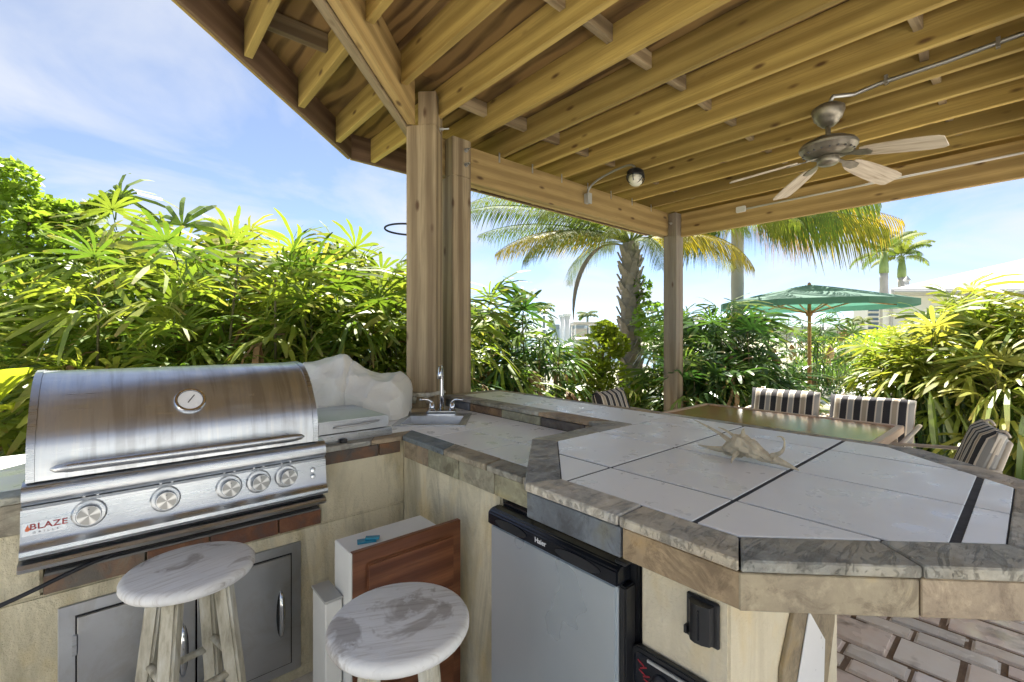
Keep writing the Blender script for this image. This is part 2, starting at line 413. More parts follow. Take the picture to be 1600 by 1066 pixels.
MT['palmleaf'] = leaf('lady_palm_leaf', [(0, (.09, .165, .025)), (.45, (.17, .25, .035)), (.8, (.27, .33, .05)), (1, (.32, .35, .08))], .42, .45, (1.3, 1.3, .6))
MT['palmdark'] = leaf('lady_palm_shade_leaf', [(0, (.045, .11, .03)), (.6, (.085, .165, .04)), (1, (.17, .25, .06))], .35, .30, (1.2, 1.25, .6))  # darker copy of the lady palm leaf, shade put into its colour
MT['palmbright'] = leaf('lady_palm_bright_leaf', [(0, (.13, .20, .03)), (.5, (.22, .29, .05)), (1, (.38, .38, .09))], .42, .45, (1.3, 1.25, .6))  # lighter copy of the same leaf, sunlight put into its colour
MT['deadleaf'] = leaf('dead_leaf', [(0, (.22, .13, .06)), (1, (.42, .28, .15))], .25, .7, (1.1, 1, .8))
MT['ficus'] = leaf('small_leaf', [(0, (.09, .17, .02)), (.5, (.16, .27, .035)), (1, (.28, .36, .06))], .5, .35, (1.35, 1.4, .6))
MT['lime'] = leaf('lime_leaf', [(0, (.22, .28, .03)), (.5, (.36, .42, .05)), (1, (.52, .50, .09))], .55, .4, (1.5, 1.5, .6))
MT['frond'] = leaf('palm_frond', [(0, (.06, .10, .02)), (.5, (.11, .16, .03)), (1, (.21, .23, .045))], .4, .7, (1.3, 1.3, .6))
MT['goldfrond'] = leaf('golden_frond', [(0, (.15, .17, .02)), (.5, (.30, .26, .03)), (1, (.46, .34, .05))], .42, .55, (1.2, 1.15, .6))
MT['snake'] = leaf('snake_plant_leaf', [(0, (.03, .07, .02)), (.5, (.07, .12, .025)), (1, (.15, .19, .04))], .15, .35)
MT['stem'] = plain('cane', (.12, .11, .05), .8, 0, .3, 20)
MT['bark'] = plain('palm_bark', (.30, .27, .23), .9, 0, .4, 14, .6)
MT['royal'] = plain('royal_bark', (.42, .40, .36), .85, 0, .15, 3)
MT['crownshaft'] = plain('crownshaft', (.20, .28, .08), .5, 0, .15, 3)
MT['branch'] = plain('branch_bark', (.20, .15, .10), .9, 0, .3, 20)
MT['canvas'] = None
def canvas():
    t = NT('green_canvas'); f = t.noise(t.coord((3, 3, 1)), 2, 4)
    c = t.mix(f, (.08, .17, .13), (.14, .24, .19)); t.set(c, .8)
    tr = t.n('ShaderNodeBsdfTranslucent'); tr.inputs[0].default_value = (.10, .30, .21, 1); ms = t.n('ShaderNodeMixShader'); ms.inputs[0].default_value = .35
    t.l(t.b.outputs[0], ms.inputs[1]); t.l(tr.outputs[0], ms.inputs[2]); t.l(ms.outputs[0], t.out.inputs[0]); return t.m
MT['canvas'] = canvas()
def paver_mat():
    t = NT('paver'); oi = t.n('ShaderNodeObjectInfo'); v = t.coord(kind='Object')
    f = t.noise(v, 14, 5, .6)
    c = t.ramp(oi.outputs['Random'], [(0, (.66, .57, .49)), (.2, (.70, .54, .47)), (.45, (.82, .74, .66)), (.62, (.56, .52, .49)), (.75, (.80, .71, .62)), (1, (.72, .58, .50))])
    c = t.mix(t.ramp(f, [(.35, g(0)), (.75, g(.5))]), c, (.84, .81, .77))
    wet = t.noise(t.coord(rand=False, kind='Generated'), .8, 2)
    st = t.noise(v, 6, 4, .6)
    c = t.mix(t.ramp(st, [(.58, g(0)), (.72, g(.6))]), c, (.16, .11, .07))
    r = t.ramp(t.noise(v, 5, 3), [(.42, g(.08)), (.6, g(.5))])
    t.bump(t.noise(v, 60, 4), .12, .004); return t.set(c, r)
MT['paver'] = paver_mat()
def ground_mat(name, a, b, sc_):
    t = NT(name); v = t.coord(rand=False); f = t.noise(v, sc_, 7, .65)
    c = t.mix(t.ramp(f, [(.35, g(0)), (.65, g(1))]), a, b); t.bump(t.noise(v, sc_ * 14, 4), .5, .02); return t.set(c, .9)
MT['ground'] = ground_mat('sandy_ground', (.20, .21, .12), (.34, .32, .22), 1.2)
MT['soil'] = ground_mat('mulch', (.07, .05, .03), (.15, .11, .07), 6)
MT['sandjoint'] = ground_mat('joint_sand', (.17, .11, .07), (.28, .20, .13), 8)
MT['path'] = ground_mat('pale_path', (.66, .62, .56), (.76, .73, .68), 3)
def water():
    t = NT('canal_water'); v = t.coord(rand=False); t.bump(t.noise(v, 2.2, 4), .3, .05); return t.set((.05, .12, .14), .08)
MT['water'] = water()
def glass_top():
    t = NT('ceiling_tint_glass'); t.set((.42, .22, .11), .13); t.b.inputs['Specular IOR Level'].default_value = .35  # copper base colour stands in for the reflected wood ceiling
    return t.m
MT['tableglass'] = glass_top()

# ------------------------------------------------------------------ ground
def sheet(name, pts, z, mat, label=None):
    bm = nb(); bm.faces.new([bm.verts.new((p[0], p[1], z)) for p in pts]); o = obj(name, bm, MT[mat]); o['kind'] = 'structure'; return o
sheet('ground', [(-900, -900), (900, -900), (900, 900), (-900, 900)], 0, 'ground')
fa, fb = at(800, 19), at(800, 300)
sheet('water', [fa - RGT * 300, fa + RGT * 8, fb + RGT * 60, fb - RGT * 300], .004, 'water')
patio = sheet('patio', [(-3.5, -5), (6.3, -5), (6.3, 2.9), (2.2, 2.9), (-3.5, 2.7)], .005, 'path')
sheet('paver_joint_sand', [(1.83, -1.3), (4.9, -1.3), (4.9, 1.2), (1.83, 1.2)], .009, 'sandjoint')
sheet('planting_bed', [(-4.5, 2.95), (2.4, 2.95), (6.4, 3.0), (9, 3.4), (9, 6.0), (5, 6.8), (-4.5, 9)], .009, 'soil')
sheet('planting_bed', [(5.35, 1.3), (7.6, .8), (9, 3.35), (6.41, 2.99), (5.35, 2.97)], .0095, 'soil')
sheet('planting_bed', [(5.35, -2.2), (9.5, -3.0), (9.5, .55), (5.9, .30)], .0095, 'soil')
sheet('bounce_deck', [(-12, -14), (16, -14), (16, -1.3), (-12, -1.3)], .010, 'path')  # pale sheet added out of view to bounce sunlight under the roof
sheet('path', [tuple(at(1215, 14)[:2]), tuple(at(1330, 7.6)[:2]), tuple(at(1420, 7.6)[:2]), tuple(at(1395, 20)[:2]), tuple(at(1280, 20)[:2])], .012, 'path')
# pavers near the bar end, courses running along Y
PW = .11
pav = {}
def paver_mesh(w, l):
    if (w, l) in pav: return pav[(w, l)]
    bm = box(nb(), -w / 2 + .007, w / 2 - .007, -l / 2 + .006, l / 2 - .006, -.03, .008)
    bmesh.ops.bevel(bm, geom=[e for e in bm.edges if e.verts[0].co.z > 0 and e.verts[1].co.z > 0], offset=.010, segments=2, affect='EDGES')
    me = bpy.data.meshes.new('paver'); bm.to_mesh(me); bm.free(); me.materials.append(MT['paver']); pav[(w, l)] = me; return me
x = 1.9; k = 0; npv = 0
while x < 4.75:
    wide = (k % 3 == 1); w = .22 if wide else PW
    y = -.95 - rnd.random() * .25
    while y < .95:
        l = rnd.choice((.22, .22, .165, .275)) if wide else rnd.choice((.22, .22, .275, .165))
        if x + w > 1.83 and not (x < 1.82 and y > .40):
            p = link('paver', paver_mesh(w, l), patio, local=True); p.location = (x + w / 2, y + l / 2, .012 + rnd.uniform(-.002, .002))
            p.rotation_euler = (rnd.uniform(-.008, .008), rnd.uniform(-.008, .008), rnd.uniform(-.008, .008)); npv += 1
        y += l
    x += w; k += 1

# ------------------------------------------------------------------ pavilion
RZ0, RZ1 = 2.75, 2.935            # rafter underside and top
EAVE_Y, EAVE_X, DIAG = 3.49, 5.50, 2.12
pv = thing('pavilion', (1.8, 0, 0), 'large timber pavilion with exposed rafters and plywood deck over the kitchen', 'pavilion')
def bolt(p, d, parent, L=.045):
    d = Vector(d).normalized(); p = Vector(p)
    bm = nb(); tube(bm, [p, p + d * L], .006, 8); tube(bm, [p + d * .002, p + d * .004], .016, 10); tube(bm, [p + d * .012, p + d * .024], .011, 6)
    return obj('bolt', bm, MT['galv'], parent)
def post(x0, x1, y0, y1, ztop, mat, M=None, notch=None):
    cx, cy = (x0 + x1) / 2, (y0 + y1) / 2; hw, hd = (x1 - x0) / 2, (y1 - y0) / 2
    bm = nb(); zn = notch[0] if notch else ztop
    Mx = Matrix.Rotation(R(90), 4, 'Y')      # local X runs up the post
    zc = zn / 2
    box(bm, -zc, zc, -hd, hd, -hw, hw)
    if notch:
        a = notch[1]; box(bm, zc + .0005, ztop - zc, a[2], a[3], a[0], a[1])
    o = obj('post', bm, MT[mat], None, bevel=.004)
    o.matrix_basis = Matrix.Translation((cx, cy, zc)) @ (M or Matrix.Identity(4)) @ Matrix(((0, 0, 1, 0), (0, 1, 0, 0), (1, 0, 0, 0), (0, 0, 0, 1)))
    o.parent = pv; o.matrix_parent_inverse = wm(pv).inverted()
    return o
# post at the chamfered corner, turned 45 degrees
p1c = at(664, 2.88)
p1 = post(p1c.x - .092, p1c.x + .092, p1c.y - .092, p1c.y + .092, 2.87, 'post', Matrix.Rotation(R(45), 4, 'Z'), (2.664, (-.092, .092, -.092, .019)))
p2 = post(1.725, 1.880, 2.60, 2.755, 2.735, 'post', None, (2.47, (-.0775, .0775, -.0775, .018)))
p3 = post(4.660, 4.812, 2.60, 2.755, 2.735, 'post_grey', None, (2.485, (-.076, .076, -.076, .02)))
post(4.660, 4.812, -.30, -.15, 2.735, 'post_grey'); post(-1.0, -.85, -.30, -.15, 2.735, 'post')
for z in (2.66, 2.56): bolt((1.835, 2.60, z), (0, -1, 0), p2)
dd = Vector((1, -1, 0)).normalized(); fd = Vector((1, 1, 0)).normalized()
for z in (2.80, 2.68): bolt(p1c + dd * .092 + fd * .01 + Vector((0, 0, z)), dd, p1, .06)
for z in (2.68, 2.56): bolt((4.80, 2.60, z), (.2, -1, 0), p3)
bolt((4.66, 2.66, 2.62), (-1, 0, 0), p3)
# beams
board('beam', (1.70, 2.725, 2.6175), (4.655, 2.725, 2.6175), .05, .255, MT['beam'], pv)
board('beam', (1.70, 2.78, 2.6175), (4.95, 2.78, 2.6175), .045, .255, MT['beam'], pv)
b2 = board('beam', (4.782, 2.598, 2.605), (4.782, -.72, 2.605), .045, .26, MT['beam'], pv)
board('beam', (-1.0, -.20, 2.6175), (4.655, -.20, 2.6175), .05, .255, MT['beam'], pv)
# the diagonal beam, two plies, from the corner post towards the front left
db = p1c - fd * .093; dl = 2.75
nrm = Vector((-1, 1, 0)).normalized()
board('beam', tuple(db + nrm * .062 + Vector((0, 0, 2.80))), tuple(db - fd * dl + nrm * .062 + Vector((0, 0, 2.80))), .05, .27, MT['beam'], pv)
board('beam', tuple(p1c + fd * .05 + nrm * .112 + Vector((0, 0, 2.77))), tuple(db - fd * dl + nrm * .112 + Vector((0, 0, 2.77))), .042, .245, MT['post'], pv)
diag_beam_c = (p1c.y - p1c.x) + .087 * math.sqrt(2)    # y - x along the beam
# rafters: along Y, outer ends stop at the fascia
rx = [.145 + .35 * k for k in range(-4, 15)]
XL = -1.25
for xr in rx:
    if xr < XL: continue
    yo = min(EAVE_Y - .02, xr + DIAG - .05)
    if xr < 1.30:
        yb = xr + diag_beam_c
        board('rafter', (xr, yb + .14, (RZ0 + RZ1) / 2), (xr, yo, (RZ0 + RZ1) / 2), .038, RZ1 - RZ0 - .002, MT['rafter'], pv)
        board('rafter', (xr, -.72, (RZ0 + RZ1) / 2), (xr, yb - .10, (RZ0 + RZ1) / 2), .038, RZ1 - RZ0 - .002, MT['rafter'], pv)
    else:
        board('rafter', (xr, -.72, (RZ0 + RZ1) / 2), (xr, yo, (RZ0 + RZ1) / 2), .038, RZ1 - RZ0 - .002, MT['rafter'], pv)
for xr in rx:
    if 1.8 < xr < 4.6: obj('rafter_tie', box(nb(), xr - .034, xr - .020, 2.6975, 2.6995, 2.70, 2.775), MT['galv'], pv)
# blocking under the sheet joints
for yb in (.38, 1.40, 2.42):
    for a, b in zip(rx, rx[1:]):
        if a < XL or yb > (a + diag_beam_c - .12) and yb < (b + diag_beam_c + .14): continue
        if yb > a + DIAG - .1: continue
        board('blocking', (a + .0195, yb + rnd.uniform(-.012, .012), 2.888), (b - .0195, yb + rnd.uniform(-.012, .012), 2.888), .038, .088, MT['post'], pv)
# fascia boards
F0 = 1.377
board('fascia_board', (F0, EAVE_Y, 2.845), (EAVE_X, EAVE_Y, 2.845), .022, .20, MT['fascia'], pv)
board('fascia_board', (XL - .05, XL - .05 + DIAG, 2.845), (F0 - .006, F0 - .006 + DIAG, 2.845), .022, .20, MT['fascia'], pv)
board('fascia_board', (EAVE_X, EAVE_Y - .012, 2.845), (EAVE_X, -.74, 2.845), .022, .20, MT['fascia'], pv)
# drip strip along the outside bottom of the fascia
board('drip_strip', (XL - .06, XL - .06 + DIAG + .026, 2.757), (F0 - .012, F0 - .012 + DIAG + .026, 2.757), .016, .026, MT['rafter'], pv)
board('drip_strip', (F0, EAVE_Y + .02, 2.757), (EAVE_X, EAVE_Y + .02, 2.757), .016, .026, MT['rafter'], pv)
# plywood sheets in strips
hull = [(XL, -.75), (EAVE_X - .005, -.75), (EAVE_X - .005, EAVE_Y - .006), (F0 - .006, EAVE_Y - .006), (XL, XL + DIAG - .008)]  # unseen back edge kept short so light enters behind the viewpoint
ys = [-1.66, -.64, .38, 1.40, 2.42, 3.6]
for j in range(len(ys) - 1):
    xs0 = -1.30 if j % 2 else -2.5
    while xs0 < EAVE_X:
        q = clip([(xs0 + .002, ys[j] + .002), (xs0 + 2.438, ys[j] + .002), (xs0 + 2.438, ys[j + 1] - .002), (xs0 + .002, ys[j + 1] - .002)], hull)
        if q:
            bm = prism(nb(), q, RZ1 + .001, RZ1 + .017); obj('plywood_sheet', bm, MT['ply'], pv)
        xs0 += 2.44
roofing = prism(nb(), [(p[0] * 1.003, p[1] * 1.003) for p in hull], RZ1 + .019, RZ1 + .04)
obj('roof_covering', roofing, MT['grey'], pv)

# ceiling fan
fan = thing('ceiling_fan', (3.17, .80, 2.42), 'pewter ceiling fan with four pale drooping blades hanging from the rafters', 'fan')
FX, FY = 3.20, .811
T = Matrix.Translation((FX, FY, 0))
obj('canopy', lathe(nb(), [(.012, 2.615), (.035, 2.62), (.055, 2.64), (.062, 2.655), (.072, 2.662), (.078, 2.685), (.084, 2.70), (.084, 2.722), (.06, 2.74), (.03, 2.752)], 28, T), MT['fanmetal'], fan, smooth=True)
obj('downrod', tube(nb(), [(FX, FY, 2.52), (FX, FY, 2.63)], .014, 12), MT['fanmetal'], fan, smooth=True)
mh = obj('motor_housing', lathe(nb(), [(.03, 2.555), (.055, 2.55), (.10, 2.535), (.138, 2.515), (.150, 2.498), (.148, 2.485), (.143, 2.482), (.135, 2.465), (.11, 2.448), (.075, 2.44), (.06, 2.438)], 36, T), MT['fanmetal'], fan, auto=40)
for k in range(20):
    a = 2 * math.pi * k / 20
    bm = nb(); box(bm, .106, .132, -.004, .004, -.003, .003, T @ Matrix.Rotation(a, 4, 'Z') @ Matrix.Translation((0, 0, 2.4575)) @ Matrix.Rotation(R(0), 4, 'Y') )
    if k < 20: obj('slot_shade', bm, MT['darkprint'], mh)  # dark bars stand in for the shaded vent openings
obj('switch_cup', lathe(nb(), [(.012, 2.385), (.045, 2.39), (.056, 2.402), (.058, 2.43), (.05, 2.44)], 28, T), MT['fanmetal'], fan, smooth=True)
bl_prof = [(.17, .040), (.20, .052), (.27, .060), (.36, .066), (.46, .068), (.515, .062), (.535, .048)]
for k in range(4):
    a = -1.70 + k * R(72)
    M_ = T @ Matrix.Rotation(a, 4, 'Z') @ Matrix.Translation((0, 0, 2.448)) @ Matrix.Rotation(R(11), 4, 'Y') @ Matrix.Rotation(R(-13), 4, 'X')
    bm = nb(); prism(bm, [(r_, -w_) for r_, w_ in bl_prof] + [(r_, w_) for r_, w_ in reversed(bl_prof)], -.003, .003, M_)
    me_o = obj('blade', bm, MT['blade'], None)
    # keep the grain along the blade
    inv = (T @ Matrix.Rotation(a, 4, 'Z')).inverted(); me_o.data.transform(inv); me_o.matrix_basis = T @ Matrix.Rotation(a, 4, 'Z')
    me_o.parent = fan; me_o.matrix_parent_inverse = wm(fan).inverted()
    bm = nb(); prism(bm, [(.045, -.012), (.12, -.010), (.15, -.03), (.21, -.028), (.225, 0), (.21, .028), (.15, .03), (.12, .010), (.045, .012)], -.009, -.0035, M_)
    obj('blade_iron', bm, MT['fanmetal'], fan)
# conduit that feeds the fan, along a rafter
cx_ = rx[[i for i, v in enumerate(rx) if v > 3.0][0]] - .031
cpts = [(cx_, -.6, 2.815), (cx_, .05, 2.812), (cx_, .30, 2.80), (cx_, .58, 2.80), (cx_ + .01, .70, 2.79), (FX - .05, .775, 2.765), (FX - .045, .79, 2.735)]
cd = thing('fan_conduit', (cx_, .3, 2.8), 'grey metal conduit running along a rafter to the ceiling fan', 'conduit')
obj('pipe', tube(nb(), cpts, .0115, 10), MT['galv'], cd, smooth=True)
for y_ in (.12, .55): obj('clip', box(nb(), cx_ - .015, cx_ + .012, y_ - .008, y_ + .008, 2.782, 2.832), MT['galv'], cd)

# bulkhead lamp hung from the rafters with its box on the beam
lp = Vector((3.27, 2.19, 2.70))
bl = thing('bulkhead_lamp', lp, 'dark caged bulkhead lamp with frosted glass under the rafters', 'lamp')
LM = Matrix.Translation(lp) @ Matrix.Rotation(R(20), 4, 'Z')
obj('base', lathe(nb(), [(.02, .06), (.065, .055), (.09, .04), (.098, .015), (.098, 0), (.07, -.004)], 24, LM @ Matrix.Diagonal((1, .72, 1, 1))), MT['black'], bl, auto=40)
obj('glass', lathe(nb(), [(.078, -.002), (.078, -.03), (.07, -.055), (.045, -.072), (.01, -.078)], 24, LM @ Matrix.Diagonal((1, .70, 1, 1))), MT['lampglass'], bl, smooth=True)
for s_ in (-.04, .0, .04):
    obj('cage_bar', tube(nb(), [LM @ Vector(p) for p in bez([(s_, -.066, 0), (s_, -.07, -.09), (s_, .07, -.09), (s_, .066, 0)], 10)], .0035, 6), MT['black'], bl, smooth=True)
obj('cage_bar', tube(nb(), [LM @ Vector(p) for p in bez([(-.09, 0, 0), (-.09, 0, -.10), (.09, 0, -.10), (.09, 0, 0)], 10)], .0035, 6), MT['black'], bl, smooth=True)
jb = thing('junction_box', (3.24, 2.695, 2.60), 'small grey junction box on the beam below the bulkhead lamp conduit', 'junction box')
obj('box_body', box(nb(), 3.215, 3.265, 2.655, 2.6995, 2.575, 2.665), MT['grey'], jb, bevel=.004)
obj('cover', box(nb(), 3.212, 3.268, 2.650, 2.6545, 2.572, 2.668), MT['grey'], jb)
obj('conduit', tube(nb(), bez([(3.24, 2.68, 2.665), (3.24, 2.66, 2.78), (3.25, 2.5, 2.785), (3.26, 2.38, 2.795), (3.265, 2.25, 2.845), (3.27, 2.20, 2.82), (3.27, 2.19, 2.755)], 16), .009, 10), MT['galv'], jb, smooth=True)
# thin conduit and box on the far beam
cb2 = thing('beam_conduit', (4.75, 1.9, 2.64), 'thin white conduit with a small box along the far beam', 'conduit')
obj('pipe', tube(nb(), [(4.748, 1.90, 2.640), (4.748, -.6, 2.640)], .009, 8), MT['white'], cb2, smooth=True)
obj('box_body', box(nb(), 4.728, 4.7585, 1.90, 1.99, 2.615, 2.672), MT['white'], cb2, bevel=.004)

# ------------------------------------------------------------------ outdoor kitchen
kc = thing('kitchen_counter', (1.4, 1.2, 0), 'L-shaped stucco outdoor kitchen and raised bar topped with white tile and slate edging', 'counter')
ZB, ZL = .980, .912
def wallbox(x0, x1, y0, y1, z0, z1, m='stucco'): return obj('wall', box(nb(), x0, x1, y0, y1, z0, z1), MT[m], kc, bevel=.006)
# grill run (front face y=1.93)
wallbox(-1.6, 1.012, 1.93, 2.60, .0, .600)
wallbox(-1.6, -.165, 1.93, 2.60, .601, .888); wallbox(.632, 1.012, 1.93, 2.60, .601, .888)
wallbox(-.164, .631, 2.48, 2.60, .601, .888)
# sink run (front face x=1.012)
wallbox(1.013, 1.72, 1.222, 2.55, 0, .888)
wallbox(1.013, 1.72, .655, 1.221, .832, .887)
wallbox(1.55, 1.72, .655, 1.221, 0, .831)
wallbox(1.000, 1.812, .433, .654, 0, .887, 'stucco_clean')
wallbox(1.721, 1.812, .655, 2.50, 0, .887)
obj('niche_shade', box(nb(), 1.30, 1.31, .656, 1.220, 0, .83), MT['void'], kc)  # dark sheet in place of the shade behind the fridge
SL = dict(blue=(.17, .20, .23), dark=(.14, .165, .18), olive=(.36, .325, .25), grey=(.37, .365, .34), gold=(.38, .29, .17), tan=(.36, .29, .20), green=(.34, .32, .22), brown=(.36, .28, .21), pale=(.46, .435, .385))
def piece(name, poly, z0, z1, col, mat='slate', bev=.003, jit=0):
    j = rnd.uniform(-jit, jit)
    kf_ = rnd.uniform(.86, 1.12); c = tuple(v * kf_ * rnd.uniform(.97, 1.03) for v in SL[col]) if isinstance(col, str) else col
    return obj(name, prism(nb(), poly, z0, z1 + j), MT[mat], kc, bevel=bev, col=c)
def lerp2(a, b, t): return (a[0] + (b[0] - a[0]) * t, a[1] + (b[1] - a[1]) * t)
def trim(o0, o1, i0, i1, cuts, cols, z0, z1, gap=.004):
    ts = [0] + cuts + [1]; L = math.dist(o0, o1)
    for k in range(len(ts) - 1):
        a, b = ts[k] + gap / L / 2, ts[k + 1] - gap / L / 2
        sk = rnd.uniform(-.012, .012) / L if 0 < k else 0
        q = [lerp2(o0, o1, a), lerp2(o0, o1, b), lerp2(i0, i1, b), lerp2(i0, i1, a + 0)]
        piece('slate_trim', q, z0, z1, cols[k % len(cols)], jit=.0015)
def fascia(o0, o1, cuts, cols, z0, z1, inward, mat='slate_edge', gap=.005):
    """tiles hung on the vertical edge, inward = unit vector into the counter"""
    ts = [0] + cuts + [1]; L = math.dist(o0, o1)
    for k in range(len(ts) - 1):
        a, b = ts[k] + gap / L / 2, ts[k + 1] - gap / L / 2
        p, q = lerp2(o0, o1, a), lerp2(o0, o1, b)
        f0, f1 = .008 + rnd.uniform(-.002, .002), .021
        poly = [(p[0] + inward[0] * f0, p[1] + inward[1] * f0), (q[0] + inward[0] * f0, q[1] + inward[1] * f0), (q[0] + inward[0] * f1, q[1] + inward[1] * f1), (p[0] + inward[0] * f1, p[1] + inward[1] * f1)]
        piece('edge_tile', poly, z0, z1, cols[k % len(cols)], mat, .002)
E_, A_, B_, C_ = (.817, .337), (.817, .890), (1.190, 1.253), (1.630, 1.253)
D_, D2, G_, G3, F_ = (1.630, 2.570), (2.100, 2.570), (2.100, .262), (1.774, -.066), (1.220, -.066)
Ei, Ai, Bi, Ci = (.915, .378), (.915, .850), (1.235, 1.165), (1.722, 1.165)
Di, D2i, Gi, G3i, Fi = (1.722, 2.490), (2.052, 2.490), (2.052, .340), (1.745, .034), (1.262, .034)
s2 = math.sqrt(.5)
def inset(poly, d):
    n = len(poly); out = []
    for i in range(n):
        a, b, c = Vector(poly[i - 1]), Vector(poly[i]), Vector(poly[(i + 1) % n])
        e1, e2 = (b - a).normalized(), (c - b).normalized(); n1, n2 = Vector((-e1.y, e1.x)), Vector((-e2.y, e2.x))
        m = (n1 + n2); m = m / m.dot(n1); out.append(tuple(b + m * d))
    return out
outer = [E_, F_, G3, G_, D2, D_, C_, B_, A_]     # counter-clockwise
core = inset(outer, .021)
obj('bar_core', prism(nb(), core, .8875, .9575), MT['grout'], kc)
inner = [Ei, Fi, G3i, Gi, D2i, Di, Ci, Bi, Ai]
obj('grout_bed', prism(nb(), inset(inner, -.012), .958, .9755), MT['grout'], kc)
T0, T1 = .9585, ZB
trim(A_, E_, Ai, Ei, [.54], ['pale', 'pale'], T0, T1); trim(E_, F_, Ei, Fi, [.53], ['grey', 'grey'], T0, T1)
trim(F_, G3, Fi, G3i, [.5], ['pale', 'pale'], T0, T1); trim(G3, G_, G3i, Gi, [.55], ['pale', 'grey'], T0, T1)
trim(G_, D2, Gi, D2i, [.12, .27, .42, .57, .72, .87], ['grey', 'olive', 'grey', 'tan', 'grey'], T0, T1)
trim(D2, D_, D2i, Di, [.5], ['grey', 'olive'], T0, T1); trim(D_, C_, Di, Ci, [.23, .45, .68, .93], ['grey', 'olive', 'grey', 'brown', 'grey'], T0, T1)
trim(C_, B_, Ci, Bi, [.48], ['grey', 'pale'], T0, T1); trim(B_, A_, Bi, Ai, [.56], [(.33, .335, .325), (.31, .315, .305)], T0, T1)
f0, f1 = .888, .9545
fascia(A_, E_, [.545], ['dark', 'gold'], f0, f1, (1, 0)); fascia(E_, F_, [.53], ['tan', 'tan'], f0, f1, (s2, s2))
fascia(F_, G3, [.5], ['tan', 'gold'], f0, f1, (0, 1)); fascia(G3, G_, [.5], ['tan', 'olive'], f0, f1, (-s2, s2))
fascia(G_, D2, [.16, .32, .48, .64, .8], ['tan', 'olive', 'gold'], f0, f1, (-1, 0)); fascia(D2, D_, [.5], ['dark', 'gold'], f0, f1, (0, -1))
# riser between the two levels: mixed slates from counter to bar
fascia(D_, C_, [.22, .45, .69, .91], ['blue', (.26, .17, .10), 'green', (.13, .11, .095), 'tan'], ZL - .001, f1, (1, 0))
fascia(C_, B_, [.5], ['dark', 'grey'], ZL - .001, f1, (0, -1)); fascia(B_, A_, [.5], ['blue', 'dark'], f0, f1, (s2, -s2))
# bar tiles
xj = [.74, 1.11, 1.48, 1.85, 2.22]; yj = [-.27, .100, .470, .830, 1.190]
wide_hull = inset([Ei, Fi, G3i, Gi, (2.052, 1.165), Bi, Ai], .003)
for i in range(4):
    for j in range(4):
        gx = .0052; g0 = .008 if j == 1 else (.006 if j == 2 else .0052); g1 = .008 if j == 0 else (.006 if j == 1 else .0052)
        q = clip([(xj[i] + gx, yj[j] + g0), (xj[i + 1] - gx, yj[j] + g0), (xj[i + 1] - gx, yj[j + 1] - g1), (xj[i] + gx, yj[j + 1] - g1)][0:1] + [(xj[i + 1] - gx, yj[j] + g0), (xj[i + 1] - gx, yj[j + 1] - g1), (xj[i] + gx, yj[j + 1] - g1)] if True else [], wide_hull)
        if len(q) > 2: obj('tile', prism(nb(), q, .9758, ZB - .0005 + rnd.uniform(-.0006, .0006)), MT['tile'], kc, bevel=.0012)
for y0, y1 in ((1.168, 1.53), (1.53, 1.87), (1.87, 2.20), (2.20, 2.488)):
    obj('tile', prism(nb(), [(1.725, y0 + .004), (2.049, y0 + .004), (2.049, y1 - .003), (1.725, y1 - .003)], .9758, ZB - .0005), MT['tile'], kc, bevel=.0012)
# lower counter: slabs, trim and tiles
low_core = [(1.008, 1.262), (1.64, 1.262), (1.64, 2.585), (-1.6, 2.585), (-1.6, 1.925), (-.172, 1.925), (-.172, 2.47), (.64, 2.47), (.64, 1.925), (1.008, 1.925)]
for q in ([(1.010, .90), (1.30, 1.262), (1.010, 1.262)], [(1.010, 1.2625), (1.6395, 1.2625), (1.6395, 2.585), (1.010, 2.585)], [(.633, 1.922), (1.0095, 1.922), (1.0095, 2.585), (.633, 2.585)], [(-1.6, 1.922), (-.172, 1.922), (-.172, 2.585), (-1.6, 2.585)], [(-.171, 2.47), (.632, 2.47), (.632, 2.585), (-.171, 2.585)]):
    obj('counter_bed', prism(nb(), q, .8885, .9075), MT['grout_light'], kc)
t0, t1 = .8905, ZL
trim((.990, 1.905), (.990, 1.000), (1.085, 1.995), (1.085, 1.000), [.38, .69, .9], ['blue', 'olive', 'grey', 'grey'], t0, t1)
trim((.615, 1.905), (.988, 1.905), (.615, 1.995), (1.083, 1.995), [.6], ['grey', 'olive'], t0, t1)
trim((-1.6, 1.905), (-.172, 1.905), (-1.6, 1.995), (-.172, 1.995), [.4, .8], ['grey', 'olive', 'grey'], t0, t1)
l0, l1 = .813, .8885
fascia((.990, 1.905), (.990, 1.060), [.13, .25, .52, .78], ['tan', 'tan', 'green', 'olive', 'green'], l0, l1, (1, 0))
fascia((.640, 1.905), (.986, 1.905), [.70], [(.10, .075, .06), (.20, .11, .055)], .838, l1, (0, 1), 'rust')
fascia((-1.6, 1.905), (-.175, 1.905), [.5, .86], ['olive', 'olive', 'olive'], .80, l1, (0, 1))
